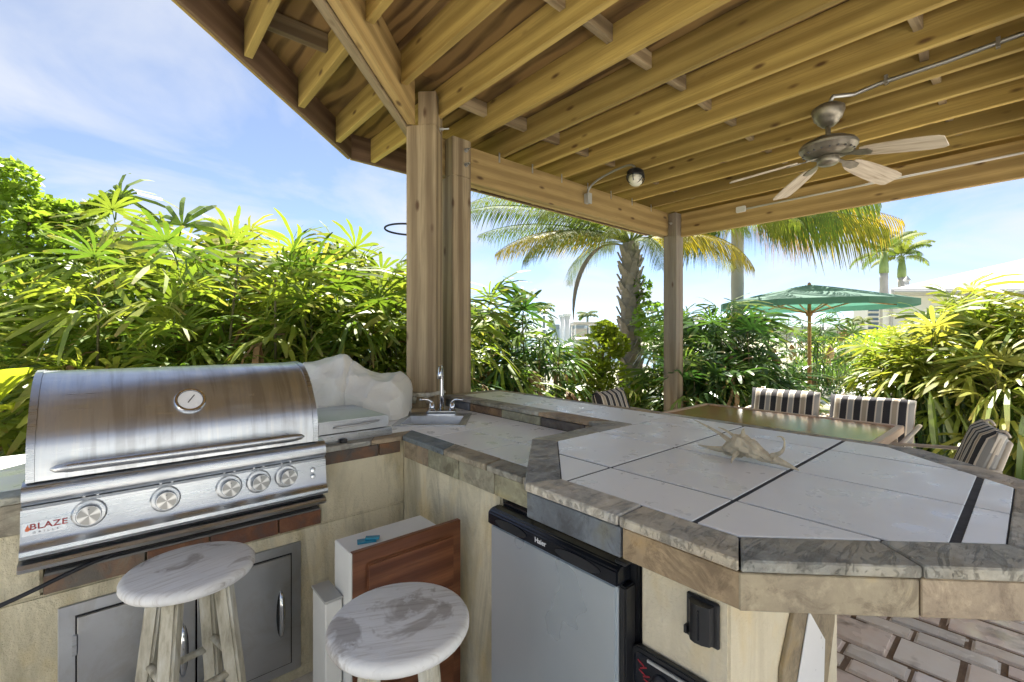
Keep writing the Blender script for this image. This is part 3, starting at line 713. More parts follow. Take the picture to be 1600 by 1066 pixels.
# slate band below the grill opening with its ledge
fascia((-.165, 1.905), (.632, 1.905), [.30, .52, .80], [(.17, .15, .12), (.20, .085, .045), (.16, .05, .03), (.20, .07, .04)], .606, .662, (0, 1), 'rust')
obj('ledge', box(nb(), -.160, .628, 1.915, 2.30, .6605, .668), MT['grout_light'], kc)
obj('opening_shade', box(nb(), -.160, .628, 2.30, 2.31, .669, .885), MT['void'], kc)  # dark sheet added to keep the grill opening black inside
lh = [(1.088, 1.262), (1.628, 1.262), (1.628, 2.575), (.64, 2.575), (.64, 1.998), (1.088, 1.998)]
for (x0, x1, y0, y1) in ((1.088, 1.301, 1.456, 1.806), (1.309, 1.628, 1.456, 1.806), (1.308, 1.628, 1.265, 1.449), (1.088, 1.302, 1.10, 1.449), (1.088, 1.302, 1.813, 1.99), (1.308, 1.628, 1.813, 2.17), (1.308, 1.628, 2.176, 2.57), (.95, 1.302, 1.998, 2.19), (.95, 1.302, 2.196, 2.57), (.64, .944, 1.998, 2.57)):
    q = [(x0, y0), (x1, y0), (x1, y1), (x0, y1)]
    if y0 < 1.2: q = [(1.088, 1.165), (1.180, 1.262), (1.302, 1.262), (1.302, 1.449), (1.088, 1.449)]
    obj('tile', prism(nb(), q, .9078, ZL), MT['tile'], kc, bevel=.0012)
for (x0, x1) in ((-1.6, -1.24), (-1.234, -.874), (-.868, -.508), (-.502, -.178)):
    for y0, y1 in ((1.998, 2.29), (2.296, 2.57)):
        obj('tile', box(nb(), x0, x1, y0, y1, .9078, ZL), MT['tile'], kc, bevel=.0012)
# slate lozenge round a white tile on the end wall
lz = lambda pts, y0, y1, col, mt, nm: obj(nm, prism(nb(), pts, 0, y1 - y0, Matrix.Translation((0, y1, 0)) @ Matrix.Rotation(R(90), 4, 'X')), MT[mt], kc, bevel=.002, col=col)
lz([(1.262, .36), (1.28, .52), (1.37, .64), (1.47, .66), (1.74, .56), (1.735, .455), (1.61, .20), (1.45, .10), (1.33, .16)], .421, .4325, (.30, .24, .15), 'slate_edge', 'slate_surround')
lz([(1.375, .44), (1.472, .595), (1.615, .455), (1.60, .30), (1.48, .22)], .416, .4205, None, 'tile', 'inset_tile')

# ------------------------------------------------------------------ grill
gr = thing('gas_grill', (.2, 2.1, .64), 'stainless steel built-in gas grill with a curved hood and five knobs', 'grill')
GX0, GX1 = -.190, .592
prof = [(1.832, .962), (1.834, 1.00), (1.838, 1.05), (1.852, 1.09), (1.876, 1.125), (1.900, 1.158), (1.928, 1.190), (1.960, 1.217), (1.998, 1.240), (2.040, 1.252), (2.096, 1.257), (2.20, 1.250), (2.34, 1.225), (2.42, 1.16), (2.44, .962)]
def extrude_x(bm, prof, x0, x1, cap=True):
    a = [bm.verts.new((x0, y, z)) for y, z in prof]; b = [bm.verts.new((x1, y, z)) for y, z in prof]; n = len(prof)
    for i in range(n): bm.faces.new((a[i], a[(i + 1) % n], b[(i + 1) % n], b[i]))
    if cap: bm.faces.new(a); bm.faces.new(b[::-1])
    return bm
lid = obj('lid', extrude_x(nb(), prof, GX0 + .018, GX1 - .018), MT['steel_lid'], gr, auto=30)
pc2 = [(2.13 + (y - 2.13) * 1.012, .958 + (z - .958) * 1.012) for y, z in prof]
for xa, xb in ((GX0, GX0 + .0175), (GX1 - .0175, GX1)): obj('lid_end', extrude_x(nb(), pc2, xa, xb), MT['steel'], lid, auto=30, bevel=0)
hp = bez([(-.137, 1.800, 1.000), (-.137, 1.775, 1.000), (-.10, 1.772, 1.000), (0, 1.772, 1.000)], 6) + bez([(.40, 1.772, .996), (.50, 1.772, .996), (.528, 1.775, .996), (.528, 1.800, .996)], 6)
hbm = nb(); tube(hbm, [(-.139, 1.79, 1.0), (-.128, 1.788, 1.0), (-.10, 1.787, 1.0), (.2, 1.786, .998), (.49, 1.787, .996), (.518, 1.788, .996), (.529, 1.79, .996)], [.003, .010, .014, .0155, .014, .010, .003], 14)
hd = obj('handle', hbm, MT['steel'], lid, smooth=True)
for x_ in (-.09, .48): obj('bracket', tube(nb(), [(x_, 1.838, .998), (x_, 1.79, .998)], .009, 10), MT['steel'], hd, smooth=True)
# thermometer on the sloping hood
gn = Vector((0, -.80, .60)).normalized()
gp = Vector((.190, 1.893, 1.148))
GM = Matrix.Translation(gp) @ gn.to_track_quat('Z', 'Y').to_matrix().to_4x4()
th = obj('thermometer', lathe(nb(), [(.046, -.012), (.046, .006), (.043, .011), (.037, .011), (.036, .007)], 32, GM), MT['chrome'], lid, auto=30)
obj('dial', lathe(nb(), [(.0355, .0072), (.0355, .0082)], 32, GM), MT['dial'], th)
obj('needle', box(nb(), -.0016, .0016, -.013, .022, .0084, .0094, GM @ Matrix.Rotation(R(-35), 4, 'Z')), MT['darkprint'], th)
obj('ring', lathe(nb(), [(.0372, .0076), (.0372, .0090), (.0352, .0090), (.0352, .0076)], 32, GM), MT['darkprint'], th)
# body, front rail, control panel
obj('body', box(nb(), -.158, .575, 1.90, 2.29, .7115, .957), MT['steel_dull'], gr)
px0, px1 = -.200, .622
rail = [(1.90, .960), (1.862, .960), (1.842, .956), (1.830, .946), (1.824, .930), (1.825, .912), (1.834, .900), (1.846, .894), (1.90, .894)]
obj('front_rail', extrude_x(nb(), rail, px0 + .002, px1 - .002), MT['steel'], gr, auto=30)
panp = [(1.90, .893), (1.842, .893), (1.8355, .886), (1.827, .800), (1.818, .786), (1.808, .779), (1.806, .768), (1.812, .758), (1.83, .752), (1.90, .752)]
pan = obj('control_panel', extrude_x(nb(), panp, px0, px1), MT['steel'], gr, auto=30)
trp = [(1.90, .745), (1.83, .745), (1.815, .741), (1.807, .732), (1.811, .722), (1.826, .718), (1.835, .712), (1.90, .712)]
obj('drip_tray', extrude_x(nb(), trp, px0 - .004, px1 - .006), MT['steel'], gr, auto=30)
obj('tray_gap_shade', box(nb(), px0 + .01, px1 - .01, 1.835, 1.90, .7455, .7515), MT['void'], gr)  # dark filler strip for the shaded gap above the tray
obj('under_grill_shade', box(nb(), -.15, .60, 1.93, 2.28, .6685, .711), MT['void'], gr)  # dark block imitating the shaded gap below the grill
pn = Vector((0, -1, .10)).normalized()
def panel_M(x, z): return Matrix.Translation((x, 1.8355 - (.886 - z) * .0988, z)) @ Matrix.Rotation(R(90 - 5.6), 4, 'X')
def knob_face():
    t = NT('spun_steel_sheen'); tc_ = t.n('ShaderNodeTexCoord'); gr_ = t.n('ShaderNodeTexGradient', gradient_type='RADIAL'); t.l(tc_.outputs['Object'], gr_.inputs[0])
    mu = t.n('ShaderNodeMath', operation='MULTIPLY'); mu.inputs[1].default_value = 25.13; t.l(gr_.outputs['Fac'], mu.inputs[0]); si = t.n('ShaderNodeMath', operation='SINE'); t.l(mu.outputs[0], si.inputs[0])
    c = t.ramp(si.outputs[0], [(0, g(.22)), (1, g(.50))]); return t.set(c, .3, 1.0)  # light and dark wedges paint the spun metal's sheen into the colour
MT['spun'] = knob_face()
for kx in (-.060, .119, .294, .385, .477):
    KM = panel_M(kx, .848)
    bz = obj('knob_bezel', lathe(nb(), [(.040, 0), (.040, .004), (.036, .009), (.030, .010)], 32, KM), MT['steel'], pan, auto=30)
    kn = obj('knob', lathe(nb(), [(.0265, .010), (.0265, .016), (.0285, .020), (.0285, .040), (.0265, .0435)], 32), MT['steel'], None, auto=30)
    kn.matrix_basis = KM; kn.parent = pan; kn.matrix_parent_inverse = wm(pan).inverted()
    kf = obj('knob_face', lathe(nb(), [(.0255, .0436), (.0255, .0448), (.001, .0450)], 32), MT['spun'], None)
    kf.matrix_basis = KM; kf.parent = kn; kf.matrix_parent_inverse = wm(kn).inverted()
    obj('knob_mark', lathe(nb(), [(.0022, .0452), (.0022, .0456)], 8, KM @ Matrix.Translation((0, .018, 0))), MT['darkprint'], kn)
    for s_ in (-.012, .018): obj('flame_mark', box(nb(), kx + s_ - .003, kx + s_ + .003, 1.8400, 1.8418, .8936, .8985), MT['dial'], pan)
for z_ in (.853, .829):
    KM = panel_M(.572, z_); obj('push_button', lathe(nb(), [(.010, 0), (.010, .003), (.008, .007), (.002, .0075)], 16, KM), MT['chrome'], pan, auto=30)
BM_ = panel_M(-.152, .834)
bd = obj('badge', box(nb(), -.044, .044, -.018, .018, .0003, .0022, BM_), MT['badge'], pan)
text_mesh('badge_letters', 'BLAZE', .0225, MT['red'], bd, BM_ @ Matrix.Translation((.008, .004, .0026)), .0004, 1.05, 1.15)
text_mesh('badge_small_letters', 'GRILLS', .0075, MT['darkprint'], bd, BM_ @ Matrix.Translation((.002, -.0115, .0026)), .0003, 2.1, 1.2)
fl = [(-.0335, -.006), (-.0295, -.004), (-.0285, .001), (-.0315, .006), (-.0325, .013), (-.0365, .005), (-.0385, 0), (-.0375, -.004)]
obj('flame_emblem', prism(nb(), fl, .0024, .003, BM_), MT['orange'], bd)
# power lead leaving the grill
cord = obj('power_cord', tube(nb(), bez([(.02, 1.92, .682), (-.08, 1.885, .680), (-.14, 1.87, .662), (-.20, 1.86, .635), (-.28, 1.87, .61), (-.40, 1.89, .60)], 18), .0065, 8), MT['rubber'], smooth=True)
tag(cord, 'black power cord trailing from under the grill along the stucco', 'cord')

# side burner
sb = thing('side_burner', (.79, 2.15, .912), 'low stainless side burner with its flat lid closed beside the grill', 'side burner')
obj('base', box(nb(), .628, .968, 1.960, 2.40, .9125, .948), MT['steel'], sb, bevel=.004)
sl = obj('lid', box(nb(), .634, .955, 1.968, 2.39, .951, 1.004), MT['steel_dull'], sb, bevel=.006)
obj('handle', tube(nb(), bez([(.70, 1.967, .977), (.72, 1.945, .979), (.80, 1.94, .982), (.88, 1.945, .986), (.905, 1.967, .986)], 12), [.003] + [.005] * 11 + [.003], 8), MT['steel'], sl, smooth=True)
obj('burner_knob', lathe(nb(), [(.016, 0), (.016, .014), (.010, .016)], 18, Matrix.Translation((.735, 1.946, .913))), MT['black'], sb, auto=40)

# double access doors
ad = thing('access_doors', (.21, 1.93, .3), 'stained stainless double access doors in the stucco below the grill', 'doors')
fr = obj('door_frame', nb() if False else None or box(nb(), -.133, .556, 1.921, 1.9295, .05, .552), MT['steel_door'], ad, bevel=.002)
for x0, x1, hx in ((-.090, .2075, .172), (.2125, .516, .480)):
    d_ = obj('door', box(nb(), x0, x1, 1.913, 1.9205, .09, .512), MT['steel_door'], ad, bevel=.002)
    obj('shadow_gap', box(nb(), x0 - .005, x1 + .005, 1.9195, 1.9208, .085, .517), MT['void'], ad)  # dark plate drawing the shadow line round the door
    hb = nb(); tube(hb, bez([(hx, 1.914, .205), (hx, 1.890, .225), (hx, 1.886, .30), (hx, 1.890, .365), (hx, 1.914, .385)], 12), [.003, .006, .008, .009, .010, .010, .010, .010, .010, .009, .008, .006, .003], 10)
    obj('handle', hb, MT['chrome'], d_, smooth=True)
    bm = nb(); lathe(bm, [(.016, 0), (.016, .0012)], 28, Matrix.Translation((hx, 1.9128, .295)) @ Matrix.Rotation(R(90), 4, 'X') @ Matrix.Diagonal((1, 5.6, 1, 1))); obj('handle_recess_shade', bm, MT['void'], d_)  # flat dark oval painted as the shade of a handle recess
for z_ in (.17, .43): obj('hinge', box(nb(), -.101, -.091, 1.911, 1.9205, z_ - .03, z_ + .03), MT['steel'], ad)

# sink and faucet
SC = Vector((1.314, 2.156, ZL)); SR = Matrix.Translation(SC) @ Matrix.Rotation(R(-41), 4, 'Z')
sk = thing('corner_sink', SC, 'small square stainless bar sink set diagonally in the counter corner', 'sink')
def ring(bm, a, b, z0, z1, M):
    box(bm, -a, a, -a, -b, z0, z1, M); box(bm, -a, a, b, a, z0, z1, M); box(bm, -a, -b, -b, b, z0, z1, M); box(bm, b, a, -b, b, z0, z1, M); return bm
rim = nb(); h = .186; b0, b1, c0, c1 = -.150, .150, -.160, .085
box(rim, -h, h, -h, c0, .0005, .006, SR); box(rim, -h, h, c1, h, .0005, .006, SR); box(rim, -h, b0, c0, c1, .0005, .006, SR); box(rim, b1, h, c0, c1, .0005, .006, SR)
obj('rim', rim, MT['steel'], sk)
bw = nb()
def open_basin(bm, x0, x1, y0, y1, zt, zb, M, ins=.02):
    t_ = [bm.verts.new(M @ Vector(p)) for p in ((x0, y0, zt), (x1, y0, zt), (x1, y1, zt), (x0, y1, zt))]
    b_ = [bm.verts.new(M @ Vector(p)) for p in ((x0 + ins, y0 + ins, zb), (x1 - ins, y0 + ins, zb), (x1 - ins, y1 - ins, zb), (x0 + ins, y1 - ins, zb))]
    for i in range(4): bm.faces.new((t_[i], t_[(i + 1) % 4], b_[(i + 1) % 4], b_[i]))
    bm.faces.new(b_)
    return bm
SR2 = SR
obj('bowl', open_basin(bw, b0, b1, c0, c1, .0055, -.15, SR2, .02), MT['steel_dull'], sk)
cutter = obj('cutter', box(nb(), b0 - .004, b1 + .004, c0 - .004, c1 + .004, -.16, .05, SR), MT['void'])
for o in list(kc.children):
    if o.name.split('.')[0] in ('tile', 'counter_bed', 'wall') and o.type == 'MESH':
        cs = [v.co for v in o.data.vertices]; x_0, x_1 = min(c.x for c in cs), max(c.x for c in cs); y_0, y_1 = min(c.y for c in cs), max(c.y for c in cs)
        if x_1 < 1.07 or x_0 > 1.56 or y_1 < 1.95 or y_0 > 2.37 or max(c.z for c in cs) > ZL + .01 or max(c.z for c in cs) < .8: continue
        md = o.modifiers.new('cut', 'BOOLEAN'); md.object = cutter; md.operation = 'DIFFERENCE'; md.solver = 'EXACT'
        me = bpy.data.meshes.new_from_object(o.evaluated_get(bpy.context.evaluated_depsgraph_get())); o.modifiers.clear(); o.data = me
bpy.data.objects.remove(cutter)
fc = thing('faucet', SR @ Vector((0, .135, .006)), 'chrome two-handle gooseneck faucet at the back of the corner sink', 'faucet')
FM = SR @ Matrix.Translation((.018, .135, 0))
obj('base', box(nb(), -.085, .085, -.026, .026, .006, .030, FM), MT['chrome'], fc, bevel=.006)
sp_pts = [(0, 0, .03), (0, 0, .12), (0, 0, .24)] + [(0, -.042 * (1 - math.cos(t)), .24 + .042 * math.sin(t)) for t in [R(a) for a in range(20, 181, 20)]] + [(0, -.084, .218)]
obj('spout', tube(nb(), [FM @ Vector(p) for p in sp_pts], [.016, .0125] + [.011] * (len(sp_pts) - 3) + [.0125], 14), MT['chrome'], fc, smooth=True)
for s_ in (-1, 1):
    hb = nb(); tube(hb, [FM @ Vector((s_ * .058, 0, .028)), FM @ Vector((s_ * .058, 0, .05)), FM @ Vector((s_ * .060, 0, .075))], [.021, .017, .012], 14)
    tube(hb, [FM @ Vector(p) for p in bez([(s_ * .058, 0, .068), (s_ * .066, -.005, .095), (s_ * .095, -.012, .098), (s_ * .125, -.016, .09)], 8)], [.011, .010, .009, .008, .0075, .007, .007, .007, .006], 10)
    obj('handle', hb, MT['chrome'], fc, smooth=True)
# wooden cleat fixed to the corner post
cl = thing('wooden_cleat', p1c - fd * .10 + Vector((0, 0, 1.0)), 'weathered wooden boat cleat on the corner post behind the faucet', 'cleat')
q0 = p1c - fd * .118 + Vector((0, 0, 1.012))
obj('bar', tube(nb(), [q0 - dd * .155 + Vector((0, 0, .012)), q0 - dd * .06, q0 + dd * .06, q0 + dd * .155 + Vector((0, 0, .022))], [.010, .014, .014, .010], 10), MT['legwood'], cl, smooth=True)
for s_ in (-1, 1): obj('foot', tube(nb(), [q0 + dd * s_ * .03, q0 + dd * s_ * .045 + fd * .03 - Vector((0, 0, .05))], .013, 10), MT['legwood'], cl, smooth=True)
# timber ledger behind the counter
lg = board('timber_ledger', tuple(at(596, 2.72, .925)), tuple(at(668, 2.74, .925)), .05, .024, MT['post'], None)
tag(lg, 'brown timber strip lying on the counter behind the sink', 'board')

# crumpled white vinyl cover
def cover():
    bm = nb(); ctr = at(556, 2.64)
    prof_ = [(-.345, .02), (-.335, .17), (-.30, .265), (-.24, .285), (-.17, .315), (-.095, .342), (-.04, .345), (.015, .315), (.07, .262), (.12, .240), (.17, .247), (.235, .250), (.28, .215), (.302, .15), (.315, .03)]
    def hh(x):
        for (a, ha), (b, hb) in zip(prof_, prof_[1:]):
            if a <= x <= b: return ha + (hb - ha) * (x - a) / (b - a)
        return .02
    nu, nv = 72, 40; grid = []
    for i in range(nu + 1):
        q = i / nu; x = -.345 + .66 * q; endf = min(1, (min(q, 1 - q) / .09)) ** .45; row = []
        for j in range(nv + 1):
            a = math.pi * j / nv; cy = -math.cos(a); sy = math.sin(a)
            y = .20 * (abs(cy) ** .85) * (1 if cy > 0 else -1) * (.25 + .75 * endf); z = hh(x) * (sy ** .80)
            P = Vector((x * 5, y * 5, z * 6))
            w = .022 * noise.noise(P * .55 + Vector((1, 5, 3))) + .005 * noise.noise(P * 1.8 + Vector((7, 2, 1)))
            r1 = abs(noise.noise(Vector((x * 4.5 + z * 4, y * 2, z * 2.5 - x * 2)) + Vector((3, 8, 1)))); w -= .012 * max(0, 1 - r1 / .10)
            r2 = abs(noise.noise(Vector((x * 11 - z * 9, y * 7, z * 6 + x * 3)) + Vector((13, 2, 6)))); w -= .005 * max(0, 1 - r2 / .14)
            ang = math.atan2(.36 - z, x + .04) + y * 1.5; rad_ = math.hypot(x + .04, .36 - z); r3 = abs(((ang * 2.3 + .35 * noise.noise(P * .7)) % 1) - .5); w += .020 * (.5 - r3 * 2) * min(1, rad_ / .12)
            w = .014 * noise.noise(P * .55) + .07 * (noise.voronoi(P * .75 + Vector((2, 3, 1)))[0][0] - .5) + .05 * (noise.voronoi(P * 1.5 + Vector((5, 1, 9)))[0][0] - .5)
            seam = .012 * math.exp(-((x - .01 + .06 * z) / .008) ** 2)
            n_ = Vector((0, cy, sy)).normalized(); up_k = min(1, z / .05)
            row.append(bm.verts.new(ctr + RGT * (x + w * .5 * (q - .5)) + FWD * (y + n_.y * (w - seam)) + Vector((0, 0, .9135 + max(0, z + n_.z * (w - seam) * up_k)))))
        grid.append(row)
    for i in range(nu):
        for j in range(nv): bm.faces.new((grid[i][j], grid[i + 1][j], grid[i + 1][j + 1], grid[i][j + 1]))
    return bm
cv = obj('vinyl_cover', cover(), MT['vinyl'], auto=17)
tag(cv, 'crumpled white vinyl cover heaped on the counter behind the side burner', 'cover')
cv2bm = bmesh.new(); bmesh.ops.create_icosphere(cv2bm, subdivisions=3, radius=1)
for v in cv2bm.verts:
    n_ = v.co.normalized(); w = 1 + .18 * noise.noise(n_ * 2.2)
    v.co = at(506, 2.50) + RGT * n_.x * .085 * w + FWD * n_.y * .09 * w + Vector((0, 0, .914 + max(0, n_.z) * .10 * w))
tag(obj('folded_cloth', cv2bm, MT['vinyl'], smooth=True), 'small white fold of cloth tucked between cover and grill hood', 'cloth')

# ------------------------------------------------------------------ bar stools
def make_stool(name):
    t = bpy.data.objects.new(name, None); C.objects.link(t)
    H_ = .70; r = .165
    obj('seat', lathe(nb(), [(r - .02, H_ - .036), (r - .006, H_ - .032), (r, H_ - .022), (r, H_ - .012), (r - .005, H_ - .004), (r - .016, H_), (.001, H_ + .0005)], 44), MT['seatwood'], t, local=True, auto=50)
    top, bot = .085, .165
    L_ = []
    for k in range(4):
        a = R(45 + 90 * k); d = Vector((math.cos(a), math.sin(a), 0)); p0, p1 = d * top + Vector((0, 0, H_ - .034)), d * bot
        b = nb(); ax = (p1 - p0).normalized(); s = ax.cross(Vector((0, 0, 1))).normalized(); u = s.cross(ax)
        for (pp, hw) in ((p0, .0205), (p1, .0205)): pass
        M_ = Matrix(((s.x, u.x, ax.x, p0.x), (s.y, u.y, ax.y, p0.y), (s.z, u.z, ax.z, p0.z), (0, 0, 0, 1)))
        box(b, -.021, .021, -.021, .021, 0, (p1 - p0).length, M_); obj('leg', b, MT['legwood'], t, local=True, bevel=.007); L_.append((p0, p1))
    for k in range(4):
        for z_ in ((.20, .42) if k % 2 else (.16, .38)):
            tt = (H_ - .034 - z_) / (H_ - .034); a_, b_ = L_[k][0].lerp(L_[k][1], tt), L_[(k + 1) % 4][0].lerp(L_[(k + 1) % 4][1], tt)
            obj('rung', tube(nb(), [a_, b_], .0105, 10), MT['legwood'], t, local=True, smooth=True)
    return t
st1 = make_stool('bar_stool'); st1.location = (.165, 1.625, 0); st1.rotation_euler = (0, 0, R(12))
tag(st1, 'weathered round wooden bar stool in front of the steel access doors', 'stool', 'round bar stools')
st2 = copy_tree(st1); st2.location = (.511, .996, 0); st2.rotation_euler = (0, 0, R(-28))
tag(st2, 'whitewashed round wooden bar stool with dark stained seat before the mahogany drawer front', 'stool')

# ------------------------------------------------------------------ old drawer cabinet in the corner
cab = thing('drawer_cabinet', (.76, 1.48, 0), 'old white drawer cabinet with a mahogany front standing in the stucco corner', 'cabinet')
obj('carcass', box(nb(), .557, .885, 1.432, 1.556, .003, .680), MT['white'], cab, bevel=.003)
fp = obj('front_frame', box(nb(), .560, .972, 1.409, 1.4315, .003, .684), MT['mahog'], cab, bevel=.003)
for z0, z1 in ((.455, .640), (.245, .428), (.04, .220)):
    bm = box(nb(), .605, .935, 1.398, 1.4085, z0, z1); obj('drawer_panel', bm, MT['mahog'], fp, bevel=.005)
obj('front_edge', box(nb(), .556, .5595, 1.409, 1.4315, .003, .684), MT['white'], fp)
lowb = thing('white_box', (.53, 1.52, 0), 'low white board box standing left of the drawer cabinet', 'box')
obj('side_panel', box(nb(), .500, .553, 1.475, 1.60, .003, .520), MT['white'], lowb, bevel=.003)
obj('edge_strip', box(nb(), .497, .5535, 1.473, 1.602, .5205, .528), MT['grey'], lowb)
clp = thing('blue_clip', (.63, 1.46, .68), 'small blue plastic latch lying on the white drawer cabinet', 'clip')
obj('plate', box(nb(), -.032, .028, -.016, .016, .001, .006, Matrix.Translation((.635, 1.47, .680)) @ Matrix.Rotation(R(-20), 4, 'Z')), MT['bluecl'], clp, bevel=.001)
obj('tab', box(nb(), -.010, .036, -.010, .010, .0065, .014, Matrix.Translation((.640, 1.472, .680)) @ Matrix.Rotation(R(-32), 4, 'Z')), MT['bluecl'], clp, bevel=.001)

# ------------------------------------------------------------------ fridge
fg = thing('mini_fridge', (1.15, .94, 0), 'silver under-counter mini fridge with a rusty black top handle', 'fridge')
obj('cabinet_body', box(nb(), 1.004, 1.29, .664, 1.205, .01, .795), MT['black'], fg, bevel=.006)
dr = obj('door', box(nb(), .948, 1.000, .690, 1.203, .02, .742), MT['fridge'], fg, bevel=.008)
hm = nb(); extr = [(.940, .7425), (1.002, .7425), (1.002, .788), (.985, .795), (.955, .792), (.941, .782)]
a = [hm.verts.new((x_, .683, z_)) for x_, z_ in extr]; b = [hm.verts.new((x_, 1.207, z_)) for x_, z_ in extr]
for i in range(6): hm.faces.new((a[i], a[(i + 1) % 6], b[(i + 1) % 6], b[i]))
hm.faces.new(a); hm.faces.new(b[::-1])
ht = obj('handle_trim', hm, MT['blackwet'], dr, bevel=.004)
for y0, y1 in ((.735, .895), (1.015, 1.165)):
    obj('grip_recess_shade', lathe(nb(), [(.015, 0), (.015, .0012)], 24, Matrix.Translation((.9392, (y0 + y1) / 2, .762)) @ Matrix.Rotation(R(-90), 4, 'Y') @ Matrix.Diagonal((1, (y1 - y0) / .03, 1, 1))), MT['void'], ht)  # flat dark ovals imitate the shade inside the grips
obj('hinge_cap', box(nb(), .952, 1.02, .666, .70, .7955, .806), MT['black'], fg, bevel=.003)
obj('top_plate', box(nb(), 1.004, 1.28, .67, 1.20, .7955, .7985), plain('rusty_top', (.05, .035, .03), .8, 0, .9, 30, .8), fg)
obj('side_gasket', box(nb(), .955, 1.000, .668, .689, .02, .742), MT['black'], fg, bevel=.004)
LMx = Matrix(((0, 0, -1, .9398), (-1, 0, 0, .955), (0, 1, 0, .764), (0, 0, 0, 1)))
text_mesh('logo_letters', 'Haier', .021, MT['dial'], ht, LMx, .0006)

# outlet cover and radio on the stucco right of the fridge
oc = thing('outlet_cover', (1.0, .49, .73), 'black weatherproof outlet cover on the stucco under the bar edge', 'outlet')
obj('plate', box(nb(), .990, .9995, .453, .528, .682, .782), MT['black'], oc, bevel=.003)
bm = nb(); cvp = [(.990, .462), (.975, .466), (.968, .480), (.966, .496), (.970, .508), (.980, .516), (.990, .518)]
prism(bm, cvp, .690, .775); flap = obj('flap', bm, MT['black'], oc, auto=35)
obj('rib', box(nb(), .964, .968, .486, .489, .70, .765), MT['blackwet'], flap); obj('latch', box(nb(), .975, .992, .519, .526, .695, .712), MT['black'], oc)
rd = thing('marine_radio', (1.0, .57, .55), 'black splashproof radio panel with red marks set in the stucco', 'radio')
def rrect(y0, y1, z0, z1, r, n=5):
    out = []
    for cy, cz, a0 in ((y1 - r, z1 - r, 0), (y0 + r, z1 - r, 90), (y0 + r, z0 + r, 180), (y1 - r, z0 + r, 270)):
        for i in range(n + 1):
            a = R(a0 + 90 * i / n); out.append((cy + r * math.cos(a), cz + r * math.sin(a)))
    return out
PX = lambda x: Matrix(((0, 0, -1, x), (1, 0, 0, 0), (0, 1, 0, 0), (0, 0, 0, 1)))
obj('housing', prism(nb(), rrect(.450, .672, .485, .597, .022), 0, .018, PX(.9995)), MT['black'], rd, bevel=.004)
obj('face', prism(nb(), rrect(.462, .660, .495, .585, .016), .0183, .0205, PX(.9995)), MT['blackwet'], rd)
obj('top_bar', box(nb(), .9735, .9785, .50, .62, .576, .582), MT['grey'], rd)
for i, (yy, zz_, an) in enumerate(((.640, .562, 25), (.633, .553, -30), (.636, .540, 20), (.625, .536, -25), (.622, .525, 10))):
    obj('red_mark', box(nb(), -.0006, 0, -.010, .010, -.0018, .0018, Matrix.Translation((.9788, yy, zz_)) @ Matrix.Rotation(R(an), 4, 'X')), MT['red'], rd)
obj('dial', lathe(nb(), [(.024, 0), (.024, .004), (.018, .010), (.002, .0105)], 24, PX(.979) @ Matrix.Translation((.585, .535, 0))), MT['black'], rd, auto=40)

# ------------------------------------------------------------------ conch shell on the bar
def shell():
    bm = nb()
    c = Vector((1.492, .590, ZB)); ax = Vector((-.10, -1, 0)).normalized(); sd = Vector((ax.y, -ax.x, 0)); up = Vector((0, 0, 1))
    prof_ = [(-.085, .006, .020), (-.070, .020, .024), (-.052, .030, .033), (-.036, .037, .041), (-.020, .036, .044), (-.008, .030, .044), (.004, .031, .041), (.016, .026, .037), (.028, .025, .033), (.042, .018, .027), (.056, .016, .022), (.072, .010, .017), (.088, .004, .012)]
    rings = []
    for i, (t, r, zc_) in enumerate(prof_):
        ring_ = []
        for k in range(28):
            a = 2 * math.pi * k / 28; rr = r * (1 + .12 * math.cos(7 * a + i * 1.3) + .30 * noise.noise(Vector((t * 60, math.cos(a) * 2, math.sin(a) * 2))))
            ring_.append(bm.verts.new(c + ax * t + sd * math.cos(a) * rr * 1.1 + up * max(.002, zc_ + math.sin(a) * rr * .95)))
        rings.append(ring_)
    for a, b in zip(rings, rings[1:]):
        for k in range(28): bm.faces.new((a[k], a[(k + 1) % 28], b[(k + 1) % 28], b[k]))
    bm.faces.new(rings[0][::-1]); bm.faces.new(rings[-1])
    def horn(p, q, s, r0): tube(bm, [c + v for v in bez([p, q, s], 7)], [r0 * (1 - i / 8.2) for i in range(8)], 7)
    horn(ax * -.06 + up * .05, ax * -.11 + sd * -.02 + up * .07, ax * -.215 + sd * -.04 + up * .092, .0085)
    horn(ax * -.07 + up * .02, ax * -.12 + up * .012, ax * -.17 + up * .016, .012)
    horn(ax * -.04 + up * .065, ax * -.07 + up * .085, ax * -.10 + up * .088, .006)
    horn(ax * .07 + up * .03, ax * .115 + up * .045, ax * .105 + up * .088, .008); horn(ax * .106 + up * .083, ax * .10 + up * .097, ax * .085 + up * .090, .004)
    horn(ax * .03 + sd * -.02 + up * .03, ax * .02 + sd * -.06 + up * .012, ax * .0 + sd * -.075 + up * .003, .009)
    horn(ax * -.02 + sd * .03 + up * .025, ax * -.02 + sd * .06 + up * .012, ax * -.01 + sd * .08 + up * .003, .009)
    horn(ax * .08 + up * .02, ax * .12 + up * .012, ax * .145 + up * .004, .013)
    horn(ax * -.015 + up * .07, ax * -.02 + up * .09, ax * -.012 + up * .098, .009)
    return bm
tag(obj('conch_shell', shell(), MT['shell'], auto=28), 'bleached white spider conch shell lying on the tiled bar top', 'shell')

